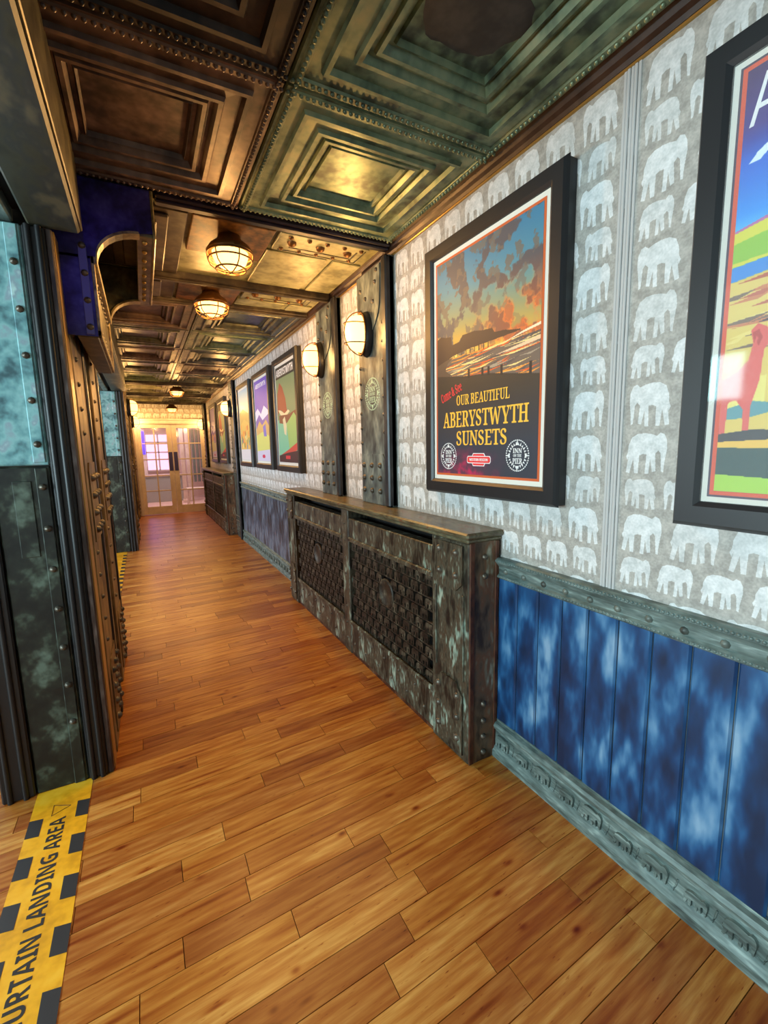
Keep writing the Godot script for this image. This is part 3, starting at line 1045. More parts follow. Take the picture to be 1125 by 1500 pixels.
func floor_and_planks() -> void:
	var fl := struct("floor", "varnished oak plank floor of the corridor")
	var b := B.new()
	b.box(P(-3.75, -0.15, -2.3), P(1.5, -0.012, 16.2))
	part("subfloor", b, M.subfloor, fl)
	rng.seed = 4
	var bw := 0.0915
	var rest := {}
	var row := -30
	while true:
		var sc := 0.52 + bw * row          # at x = 1.28
		if sc > 11.6:
			break
		row += 1
		if sc < -2.2:
			continue
		var x := 1.36
		var lo := -0.62 if sc > 2.3 else -1.5
		x += rng.randf_range(0.0, 0.5)
		while x > lo:
			var l := rng.randf_range(0.28, 1.05)
			var x0 := maxf(x - l, lo - 0.1)
			var x1 := minf(x, 1.34)
			x = x0
			if x1 - x0 < 0.03:
				continue
			var m := rng.randi() % 7
			var uo := Vector2(rng.randf(), rng.randf())
			var near := sc > 0.15 and sc < 4.6 and x1 > -0.62
			var bb: B
			if near:
				bb = B.new()
			else:
				if not rest.has(m):
					rest[m] = B.new()
				bb = rest[m]
			var g := 0.0003
			var dy := rng.randf_range(-0.0006, 0.0)
			var c := 0.0009
			var f := func(xx: float, y: float, ds: float) -> Vector3: return P(xx, y + dy, sc + 0.05 * (xx - 1.28) + ds)
			var u := func(xx: float, ds: float) -> Vector2: return uo + Vector2((xx - x0) * 0.8, ds * 2.0)
			var a0 := g
			var a1 := bw - g
			var xa := x0 + g
			var xb := x1 - g
			bb.quad(f.call(xa + c, 0, a0 + c), f.call(xb - c, 0, a0 + c), f.call(xb - c, 0, a1 - c), f.call(xa + c, 0, a1 - c), u.call(xa, a0), u.call(xb, a0), u.call(xb, a1), u.call(xa, a1))
			# arrises
			bb.quad(f.call(xa, -0.012, a0), f.call(xb, -0.012, a0), f.call(xb - c, 0, a0 + c), f.call(xa + c, 0, a0 + c), u.call(xa, 0), u.call(xb, 0), u.call(xb, a0), u.call(xa, a0))
			bb.quad(f.call(xb, -0.012, a1), f.call(xa, -0.012, a1), f.call(xa + c, 0, a1 - c), f.call(xb - c, 0, a1 - c), u.call(xb, 0), u.call(xa, 0), u.call(xa, a1), u.call(xb, a1))
			bb.quad(f.call(xa, -0.012, a1), f.call(xa, -0.012, a0), f.call(xa + c, 0, a0 + c), f.call(xa + c, 0, a1 - c), u.call(xa, 0), u.call(xa, a0), u.call(xa, a0), u.call(xa, a1))
			bb.quad(f.call(xb, -0.012, a0), f.call(xb, -0.012, a1), f.call(xb - c, 0, a1 - c), f.call(xb - c, 0, a0 + c), u.call(xb, 0), u.call(xb, a0), u.call(xb, a0), u.call(xb, a1))
			if near:
				part("plank", bb, M["oak_%d" % m], fl)
	for m in rest:
		stuff(part("plank", rest[m], M["oak_%d" % m], fl))
	# plain boards of the side room and the room beyond the doors
	b = B.new()
	b.box(P(-3.75, -0.02, -2.2), P(-1.52, -0.001, 11.4))
	b.box(P(-1.52, -0.02, 2.5), P(-0.64, -0.001, 11.4))
	part("boarding", b, M.oak_4, fl)
	b = B.new()
	b.box(P(-2.2, -0.02, 11.62), P(3.2, -0.001, 15.5))
	part("pale_vinyl", b, M.plaster_pale, fl)


func paper(parent: Node, s0: float, s1: float, y0: float, y1: float, flip: bool, x := W - 0.001) -> void:
	var b := B.new()
	var u := func(s: float) -> float: return (absf(s - 0.93) - 0.032) / 0.6
	var v := func(y: float) -> float: return (2.46 - y) / 1.02
	b.quad(P(x, y0, s1), P(x, y0, s0), P(x, y1, s0), P(x, y1, s1), Vector2(u.call(s1), v.call(y0)), Vector2(u.call(s0), v.call(y0)), Vector2(u.call(s0), v.call(y1)), Vector2(u.call(s1), v.call(y1)))
	part("wallpaper", b, M.wallpaper, parent)


func right_wall() -> void:
	var wr := struct("wall_right", "right wall papered with rows of pale elephants above a boarded dado")
	var b := B.new()
	b.box(P(W, 0, -2.3), P(W + 0.15, 2.66, 11.42))
	part("masonry", b, M.plaster, wr)
	paper(wr, -2.2, 0.93, 0.84, 2.47, true)
	paper(wr, 0.93, 11.27, 0.84, 2.47, false)
	# dado boards, each with its own chamfered edges
	var dado := struct("trim_6", "tongued dado boards, blue in the foreground and slate beyond")
	for run in [[-0.4, 1.437, "blue_board"], [4.11, 7.2, "slate_board"]]:
		var s: float = run[1]
		while s > run[0]:
			var w := 0.112
			b = B.new()
			b.box(P(W - 0.013, 0.12, s - w + 0.0015), P(W - 0.0, 0.86, s - 0.0015), 0.007)
			part("board", b, M[run[2]], dado)
			s -= w
	# seam cover of five fine reeds at a joint in the paper
	var t := struct("trim_1", "fluted strip covering a joint in the wallpaper")
	b = B.new()
	for k in 5:
		var s := 0.93 + (k - 2) * 0.011
		b.box(P(W - 0.0045 - (0.002 if k % 2 else 0.0), 0.92, s - 0.0047), P(W - 0.0005, 2.462, s + 0.0047), 0.002)
	part("reeds", b, M.seam, t)
	# crown moulding and its gilt lip
	t = struct("trim_2", "dark red-brown crown moulding with a worn gilt lip")
	run_right("moulding", [Vector2(0, 2.462), Vector2(0.012, 2.462), Vector2(0.018, 2.474), Vector2(0.03, 2.482), Vector2(0.036, 2.496), Vector2(0.044, 2.503), Vector2(0.044, 2.53), Vector2(0, 2.53)], -2.2, BACK, M.crown, t)
	run_right("lip", [Vector2(0, 2.456), Vector2(0.009, 2.456), Vector2(0.013, 2.459), Vector2(0.009, 2.463), Vector2(0, 2.463)], -2.2, BACK, M.gilt, t)
	# chair rail
	var n := 3
	for run in [[-2.2, 1.437], [4.108, 7.22]]:
		t = struct("trim_%d" % n, "grey-green chair rail with beaded edges and small bosses")
		n += 1
		run_right("rail", [Vector2(0, 0.832), Vector2(0.016, 0.832), Vector2(0.024, 0.838), Vector2(0.024, 0.848), Vector2(0.014, 0.855), Vector2(0.018, 0.885), Vector2(0.028, 0.898), Vector2(0.034, 0.905), Vector2(0.034, 0.918), Vector2(0.026, 0.925), Vector2(0, 0.925)], run[0], run[1], M.rail_grey, t)
		b = B.new()
		var s: float = maxf(run[0], -0.3)
		while s < run[1]:
			b.t = Transform3D(Basis(Vector3.UP, -PI / 2), P(W - 0.034, 0.912, s))
			b.dome(Vector3.ZERO, 0.006, 0.005, 6)
			b.t = Transform3D(Basis(Vector3.UP, -PI / 2), P(W - 0.024, 0.843, s))
			b.dome(Vector3.ZERO, 0.005, 0.004, 6)
			s += 0.0135
		stuff(part("beading", b, M.rail_grey, t))
		s = maxf(run[0], -0.1) + 0.06
		while s < run[1]:
			var bo := part("boss", rivet(0.013, 0.01), M.steel, t, P(W - 0.0155, 0.87, s), -PI / 2)
			bo.set_meta("label", "small dark boss")
			s += 0.102
	# skirting with its parade of elephants
	n = 1
	for run in [[-2.2, 1.437], [4.108, 7.22]]:
		t = struct("baseboard_right" if n == 1 else "baseboard_right_2", "grey-green skirting cast with a parade of small elephants")
		n += 1
		run_right("skirting", [Vector2(0, 0.0), Vector2(0.036, 0.0), Vector2(0.036, 0.03), Vector2(0.028, 0.05), Vector2(0.022, 0.056), Vector2(0.022, 0.128), Vector2(0.03, 0.136), Vector2(0.034, 0.15), Vector2(0.028, 0.163), Vector2(0.014, 0.168), Vector2(0.014, 0.178), Vector2(0, 0.178)], run[0], run[1], M.rail_grey, t)
		var em := []
		for k in 2:
			var g := B.new()
			var pts := PackedVector2Array()
			var sc := 0.085 if k == 0 else 0.068
			for p in ELE:
				pts.append(Vector2((p.x - 0.5) * sc, p.y * sc * 0.85))
			g.prism(pts, 0, 0.011)
			g.tube([Vector3(0.45 * sc, 0.004, 0.001), Vector3(0.62 * sc, -0.001, 0.001), Vector3(0.7 * sc, 0.02, 0.001), Vector3(0.76 * sc, 0.045, 0.001)], 0.003, 5)
			em.append(g.mesh())
		var s: float = run[1] - 0.06
		var i := 0
		while s > maxf(run[0], 0.0) and i < 30:
			part("elephant", em[i % 2], M.rail_grey, t, P(W - 0.0218, 0.06, s), -PI / 2)
			s -= 0.108 if i % 2 else 0.118
			i += 1


func ceiling() -> void:
	var c := struct("ceiling", "coffered pressed-tin ceiling in bronze, copper and green")
	var b := B.new()
	b.box(P(-0.36, CEIL + 0.035, -2.3), P(W + 0.15, 2.66, 11.42))
	part("slab", b, M.black, c)
	var xs := [-0.324, 0.4811, 1.2858]
	var rows := [-1.74, -0.935, -0.13, 0.675, 1.4806, 2.2863]
	for r in 5:
		for k in 2:
			var m: Material = M.tin_green if k == 1 else (M.tin_copper if r == 4 else M.tin_dark)
			tin_tile(c, xs[k], xs[k + 1], rows[r], rows[r + 1], m, r >= 2)
	b = B.new()
	var sp := PackedVector2Array()
	rng.seed = 77
	for k in 40:
		var a := TAU * k / 40
		var q := 0.125 + 0.008 * sin(a * 2.0 + 1.0) + 0.006 * sin(a * 5.0) + 0.004 * sin(a * 9.0 + 2.0) + rng.randf_range(-0.004, 0.004)
		sp.append(Vector2(cos(a) * q * 1.15, sin(a) * q))
	b.t = Transform3D(Basis(Vector3.RIGHT, PI / 2), Vector3.ZERO)
	b.prism(sp, 0.0, 0.0008)
	part("stain", b, M.stain, c, P(0.883, CEIL + 0.0317, 1.078))
	# the two lamp bays between the pilasters
	var bays := [[2.385, 3.2], [3.275, 3.7]]
	for bay in bays:
		var s0: float = bay[0]
		var s1: float = bay[1]
		b = B.new()
		b.box(P(-0.324, CEIL + 0.005, s0 - 0.02), P(W - 0.04, CEIL + 0.035, s1 + 0.02))
		part("bay_board", b, M.bay_cream, c)
		b = B.new()
		b.box(P(0.3, CEIL - 0.014, s0 + 0.01), P(0.69, CEIL + 0.006, minf(s0 + 0.42, s1 - 0.01)), 0.004)
		part("lamp_board", b, M.bay_brown, c)
		b = B.new()
		b.box(P(-0.3, CEIL - 0.014, s0 + 0.01), P(0.28, CEIL + 0.006, s1 - 0.01), 0.004)
		b.box(P(-0.05, CEIL - 0.03, s0 + 0.05), P(0.2, CEIL - 0.012, s1 - 0.06), 0.006)
		b.box(P(0.0, CEIL - 0.045, s0 + 0.1), P(0.15, CEIL - 0.028, s1 - 0.12), 0.006)
		part("side_panel", b, M.beam_dark, c)
		# studded plate: raised margins, sunk channel and dark studs
		var p0 := 0.715
		var p1 := 1.215
		var q0 := s0 + 0.012
		var q1 := s0 + 0.225
		b = B.new()
		b.box(P(p0, CEIL - 0.012, q0), P(p1, CEIL + 0.006, q1), 0.004)
		part("stud_plate", b, M.bay_cream, c)
		b = B.new()
		b.box(P(p0 + 0.08, CEIL - 0.0145, q1 - 0.065), P(p1 - 0.05, CEIL - 0.011, q1 - 0.057))
		b.box(P(p1 - 0.058, CEIL - 0.0145, q0 + 0.06), P(p1 - 0.05, CEIL - 0.011, q1 - 0.057))
		b.box(P(p0 + 0.03, CEIL - 0.0145, q1 - 0.02), P(p1 - 0.012, CEIL - 0.011, q1 - 0.015))
		b.box(P(p1 - 0.017, CEIL - 0.0145, q0 + 0.03), P(p1 - 0.012, CEIL - 0.011, q1 - 0.015))
		part("channel", b, M.beam_dark, c)
		for k in 5:
			var st := part("stud", rivet(0.013, 0.012), M.brass_dark, c, P(p0 + 0.045 + k * 0.1, CEIL - 0.012, q1 - 0.038))
			st.rotation.x = PI / 2
			st = part("stud", rivet(0.014, 0.014), M.brass_dark, c, P(p0 + 0.06 + k * 0.1, CEIL - 0.012, q0 + 0.03))
			st.rotation.x = PI / 2
		for k in 3:
			var st := part("stud", rivet(0.026, 0.022), M.brass_dark, c, P(p0 + 0.08 + k * 0.16, CEIL - 0.012, q0 + 0.09))
			st.rotation.x = PI / 2
		b = B.new()
		b.box(P(0.7, CEIL - 0.008, q1 + 0.03), P(1.05, CEIL + 0.006, s1 - 0.03), 0.003)
		b.box(P(1.09, CEIL - 0.008, q1 + 0.03), P(1.27, CEIL + 0.006, s1 - 0.03), 0.003)
		part("plain_plate", b, M.bay_cream, c)
	# cross ribs
	for q in [[2.295, 2.375, 0.016], [3.2, 3.275, 0.035], [3.7, 3.76, 0.025], [8.05, 8.14, 0.045], [9.65, 9.74, 0.045], [11.2, 11.27, 0.045]]:
		b = B.new()
		var rx := 0.14 if q[0] < 3.25 else -0.324
		b.box(P(rx, CEIL - q[2], q[0]), P(W - 0.036, CEIL + 0.03, q[1]), 0.006)
		b.box(P(rx, CEIL - q[2] - 0.012, q[0] + 0.02), P(W - 0.036, CEIL - q[2] + 0.004, q[1] - 0.02), 0.005)
		part("cross_rib", b, M.violet_lit_rib if q[0] < 2.4 else M.beam_dark, c)
	# the long run of tiles
	var ms := [M.tin_copper, M.tin_olive, M.tin_olive, M.tin_green, M.tin_copper, M.tin_olive, M.tin_olive, M.tin_copper, M.tin_green, M.tin_olive]
	for r in 5:
		var s0 := 3.76 + r * 0.858
		for k in 2:
			tin_tile(c, xs[k], xs[k + 1], s0, s0 + 0.858, ms[r * 2 + k], false)
	for q in [[8.14, 8.895], [8.895, 9.65], [9.74, 10.47], [10.47, 11.2]]:
		for k in 2:
			tin_tile(c, xs[k], xs[k + 1], q[0], q[1], M.tin_olive if k else M.bay_cream, false)


func left_side() -> void:
	# bulkheads over the two openings, each with its curtain slot
	var n := 1
	for run in [[-2.2, 2.2], [3.62, 7.3]]:
		var bh := struct("beam_left_%d" % n, "weathered grey-green bulkhead beam over the side opening")
		n += 1
		var b := B.new()
		b.box(P(-0.305, 2.24, run[0]), P(-0.14, CEIL + 0.03, run[1]), 0.008)
		part("casing", b, M.bulkhead, bh)
		b = B.new()
		b.box(P(-0.142, 2.252, run[0]), P(-0.132, CEIL + 0.01, run[1]), 0.003)
		part("edge_strip", b, M.cap_olive, bh)
		b = B.new()
		b.box(P(-0.345, 2.29, run[0]), P(-0.3, CEIL + 0.03, run[1]))
		part("curtain_slot", b, M.black, bh)
		b = B.new()
		b.box(P(-0.4, 2.24, run[0]), P(-0.345, 2.62, run[1]), 0.006)
		part("inner_casing", b, M.rail_grey, bh)
	# piers: core, guide channels and painted panels facing down the corridor
	var piers := [
		[2.2, 3.6, "first pier on the left, teal painted panels over dark mottled ones"],
		[7.3, 11.25, "long far pier on the left beside the double doors, with teal upper panel"],
	]
	for q in piers:
		var s0: float = q[0]
		var px := -0.42 if s0 < 5.0 else -0.355
		var o := thing("panelled_pier", q[2], "pier", P(px, 0, s0))
		o.set_meta("kind", "thing")
		var b := B.new()
		b.box(Vector3(-0.2, 0, 0), Vector3(0.16, 2.235, s0 - q[1]))
		part("core", b, M.beam_dark, o)
		b = B.new()
		b.box(Vector3(-0.086, 1.36, 0), Vector3(0.095, 2.235, 0.022), 0.005)
		part("upper_panel", b, M.teal_panel, o)
		b = B.new()
		b.box(Vector3(-0.086, 0.0, 0), Vector3(0.095, 1.355, 0.02), 0.005)
		part("lower_panel", b, M.moss_panel, o)
		b = B.new()
		b.box(Vector3(0.045, 0.0, 0.019), Vector3(0.085, 1.35, 0.027), 0.003)
		b.box(Vector3(-0.03, 1.0, 0.019), Vector3(0.03, 1.3, 0.024), 0.003)
		part("lower_strap", b, M.moss_panel, o)
		b = B.new()
		b.box(Vector3(0.045, 1.37, 0.021), Vector3(0.085, 2.232, 0.028), 0.003)
		part("upper_strap", b, M.teal_panel, o)
		for k in 12:
			var y := 2.1 - k * 0.165
			part("rivet", rivet(0.014, 0.014), M.rivet, o, Vector3(0.065, y, 0.026))
		b = B.new()   # black guide channels with rounded nosings
		for e in [[-0.2, -0.09], [0.098, 0.168]]:
			b.box(Vector3(e[0], 0, 0), Vector3(e[1], 2.235, 0.03), 0.006)
			for f in [0.25, 0.72]:
				var x: float = lerpf(e[0], e[1], f)
				var pts := PackedVector2Array()
				for k in 9:
					var a := PI * k / 8.0
					pts.append(Vector2(x + cos(a) * 0.011, 0.028 + sin(a) * 0.011))
				b.t = Transform3D(Basis(Vector3.RIGHT, -PI / 2), Vector3(0, 0, 0))
				var flip := PackedVector2Array()
				for p in pts:
					flip.append(Vector2(p.x, -p.y))
				b.prism(flip, 0.0, 2.235, true)
				b.t = Transform3D()
		part("guide_channel", b, M.gloss_black, o)
		b = B.new()
		b.box(Vector3(0.168, 0, -0.1), Vector3(0.19, 2.235, 0.024), 0.005)
		part("corner_strip", b, M.rust_dark, o)
		b = B.new()
		b.box(Vector3(0.188, 0, -0.1), Vector3(0.194, 2.235, 0.0), 0.002)
		part("edge_bead", b, M.gilt, o)
		var hd := struct("beam_left_%d" % n, "dark header over the pier", P(px, 0, s0))
		n += 1
		b = B.new()
		b.box(Vector3(-0.2, 2.237, -0.02), Vector3(0.16, 2.62, s0 - q[1]))
		part("casing", b, M.beam_dark, hd)
	# riveted pilasters on the corridor face of the piers
	pilaster(P(-0.258, 0, 2.53), PI / 2, "riveted brown pilaster, yellow lamp light in its colour, on the first left pier, its nearer one", -1.0, false, 0.0, false)
	pilaster(P(-0.258, 0, 3.28), PI / 2, "riveted brown pilaster, yellow lamp light in its colour, on the first left pier, its farther one", -1.0, false, 0.0, false)
	pilaster(P(-0.193, 0, 8.0), PI / 2, "riveted pilaster on the far left pier, beside the wall lamps", -1.0, false, 0.0, false)
	pilaster(P(-0.193, 0, 11.0), PI / 2, "riveted pilaster at the far left, against the end wall", -1.0, false, 0.0, false)
	# the capital bracket: box, two curved gussets and riveted flanges
	var cp := thing("corbel_bracket", "gold riveted bracket with curved gussets, violet light painted on its near side, atop the first pier", "bracket", P(-0.22, 0, 2.3))
	var b := B.new()
	b.box(Vector3(0.024, 1.88, -0.98), Vector3(0.1, 2.2, 0.0), 0.004)
	part("box", b, M.cap_olive, cp)
	b = B.new()
	b.box(Vector3(-0.04, 1.885, -0.002), Vector3(0.1, 2.2, 0.006))
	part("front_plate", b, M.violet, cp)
	b = B.new()
	b.box(Vector3(0.058, 1.89, 0.005), Vector3(0.088, 2.24, 0.011), 0.002)
	part("front_strap", b, M.strap, cp)
	for k in 4:
		part("rivet", rivet(0.014, 0.014), M.rivet, cp, Vector3(0.074, 2.235 - k * 0.105, 0.01))
	for z in [0.006, -0.955]:
		b = B.new()
		var gx := -0.04 if z > 0.0 else 0.024
		var pts := PackedVector2Array([Vector2(gx, 2.498), Vector2(gx, 2.19), Vector2(0.1, 2.19)])
		var arc := []
		for k in 9:
			var a := PI / 2 * k / 8.0
			var v := Vector2(0.118 + 0.165 * (1.0 - cos(a)), 2.19 + 0.13 * sin(a))
			pts.append(v)
			arc.append(Vector3(v.x, v.y, z - 0.012))
		pts.append(Vector2(0.345, 2.33))
		pts.append(Vector2(0.345, 2.498))
		b.prism(pts, z - 0.026, z)
		part("gusset", b, M.violet if z > 0 else M.cap_olive, cp)  # near gusset carries the violet light in its colour, far one does not
		b = B.new()
		for k in arc.size() - 1:
			var p: Vector3 = arc[k]
			var q: Vector3 = arc[k + 1]
			b.quad(p + Vector3(0, 0, 0.03), q + Vector3(0, 0, 0.03), q + Vector3(0, 0, -0.03), p + Vector3(0, 0, -0.03))
			b.quad(q + Vector3(0.004, -0.01, 0.03), p + Vector3(0.004, -0.01, 0.03), p + Vector3(0.004, -0.01, -0.03), q + Vector3(0.004, -0.01, -0.03))
			b.quad(p + Vector3(0.004, -0.01, 0.03), q + Vector3(0.004, -0.01, 0.03), q + Vector3(0, 0, 0.03), p + Vector3(0, 0, 0.03))
			b.quad(p + Vector3(0, 0, -0.03), q + Vector3(0, 0, -0.03), q + Vector3(0.004, -0.01, -0.03), p + Vector3(0.004, -0.01, -0.03))
		part("gusset_flange", b, M.gilt_dull, cp)
	b = B.new()   # flange along the head of the gussets
	b.box(Vector3(0.275, 2.312, -0.98), Vector3(0.34, 2.328, 0.0), 0.003)
	part("head_flange", b, M.cap_olive, cp)
	b = B.new()
	b.box(Vector3(0.338, 2.305, -0.98), Vector3(0.35, 2.498, 0.012), 0.003)
	part("head_trim", b, M.gilt_dull, cp)
	for k in 9:
		var r := part("rivet", rivet(0.011, 0.01), M.gilt, cp, Vector3(0.306, 2.312, -0.06 - k * 0.105))
		r.rotation.x = PI / 2
	b = B.new()   # riveted strip along the box's corridor side
	b.box(Vector3(0.099, 1.885, -0.98), Vector3(0.112, 1.91, 0.01), 0.002)
	b.box(Vector3(0.099, 1.885, -0.02), Vector3(0.112, 2.2, 0.01), 0.002)
	b.box(Vector3(0.099, 1.885, -0.98), Vector3(0.112, 2.2, -0.95), 0.002)
	b.box(Vector3(0.099, 2.17, -0.98), Vector3(0.122, 2.2, 0.01), 0.002)
	part("side_flange", b, M.gilt_dull, cp)
	for k in 10:
		for y in [1.935, 2.14]:
			var r := part("rivet", rivet(0.011, 0.011), M.rivet, cp, Vector3(0.099, y, -0.08 - k * 0.09))
			r.rotation.y = PI / 2
	# violet stage lamp on the ceiling behind the viewer, and a cool strip light high on the side room's wall
	var vl := thing("stage_lamp", "small black violet stage lamp under the ceiling behind the viewer", "lamp", P(-0.02, CEIL, 0.25))
	b = B.new()
	b.t = Transform3D(Basis(Vector3.RIGHT, -PI / 2), Vector3(0, -0.1, 0.0))
	b.lathe([Vector2(0, -0.1), Vector2(0.04, -0.1), Vector2(0.05, -0.06), Vector2(0.055, 0.0), Vector2(0.05, 0.0), Vector2(0.045, -0.05), Vector2(0, -0.05)], 16)
	part("housing", b, M.black, vl)
	b = B.new()
	b.box(Vector3(-0.012, -0.06, 0.05), Vector3(0.012, 0.0, 0.075), 0.004)
	part("bracket", b, M.black, vl)
	b = B.new()
	b.t = Transform3D(Basis(Vector3.RIGHT, -PI / 2), Vector3(0, -0.1, -0.008))
	b.lathe([Vector2(0, -0.008), Vector2(0.044, -0.008), Vector2(0.044, 0.0), Vector2(0, 0.002)], 16)
	part("led_light", b, M.blue_led, vl)
	var sp := SpotLight3D.new()
	sp.name = "light"
	sp.light_color = Color(0.34, 0.22, 1.0)
	sp.light_energy = 0.28
	sp.spot_angle = 9.0
	sp.spot_range = 15.0
	sp.spot_attenuation = 2.0
	sp.light_size = 0.04
	sp.shadow_enabled = true
	sp.position = Vector3(0, -0.1, -0.03)
	vl.add_child(sp)
	sp.look_at_from_position(P(-0.02, CEIL - 0.1, 0.28), P(-0.06, 2.14, 2.35))
	var sl := thing("light_panel", "cool white light panel high on the side room wall", "light", P(-3.592, 2.13, 2.95), PI / 2)
	b = B.new()
	b.box(Vector3(-0.25, -0.28, 0), Vector3(0.25, 0.28, 0.05), 0.01)
	part("housing", b, M.white_paint, sl)
	b = B.new()
	b.box(Vector3(-0.22, -0.25, 0.05), Vector3(0.22, 0.25, 0.056))
	part("diffuser_light", b, M.cool_light, sl)
	var sa := AreaLight3D.new()
	sa.name = "light"
	sa.area_size = Vector2(0.44, 0.5)
	sa.light_color = Color(0.7, 0.98, 1.0)
	sa.light_energy = 0.55
	sa.area_range = 20.0
	sa.area_attenuation = 2.0
	sa.shadow_enabled = true
	sa.position = Vector3(0, 0, 0.06)
	sa.rotation.y = PI
	sl.add_child(sa)
	# the side room: its far wall with two windows, end wall and ceiling, all out of sight
	var wl := struct("wall_left", "far wall of the side room with two wide windows")
	var win := [[-1.3, 1.9], [3.7, 7.3]]
	b = B.new()
	b.box(P(-3.75, 0, -2.3), P(-3.6, 0.8, 11.42))
	b.box(P(-3.75, 2.2, -2.3), P(-3.6, 2.66, 11.42))
	b.box(P(-3.75, 0.8, -2.3), P(-3.6, 2.2, win[0][0]))
	b.box(P(-3.75, 0.8, win[0][1]), P(-3.6, 2.2, win[1][0]))
	b.box(P(-3.75, 0.8, win[1][1]), P(-3.6, 2.2, 11.42))
	part("masonry", b, M.plaster, wl)
	for i in 2:
		var s0: float = win[i][0]
		var s1: float = win[i][1]
		var wd := struct("window_%d" % (i + 1), "side room window")
		b = B.new()
		b.box(P(-3.72, 0.8, s0), P(-3.66, 0.86, s1))
		b.box(P(-3.72, 2.14, s0), P(-3.66, 2.2, s1))
		for k in 4:
			var s := lerpf(s0 + 0.03, s1 - 0.03, k / 3.0)
			b.box(P(-3.72, 0.86, s - 0.03), P(-3.66, 2.14, s + 0.03))
		part("window_frame", b, M.white_paint, wd)
		b = B.new()
		b.box(P(-3.695, 0.86, s0 + 0.03), P(-3.69, 2.14, s1 - 0.03))
		part("pane", b, M.glass, wd)
	var cs := struct("ceiling_side", "plain ceiling of the side room")
	b = B.new()
	b.box(P(-3.75, 2.62, -2.3), P(-0.34, 2.7, 11.42))
	part("slab", b, M.plaster, cs)
	var wf := struct("wall_front", "end wall behind the viewer")
	b = B.new()
	b.box(P(-3.75, 0, -2.45), P(W + 0.15, 2.7, -2.2))
	part("masonry", b, M.plaster, wf)


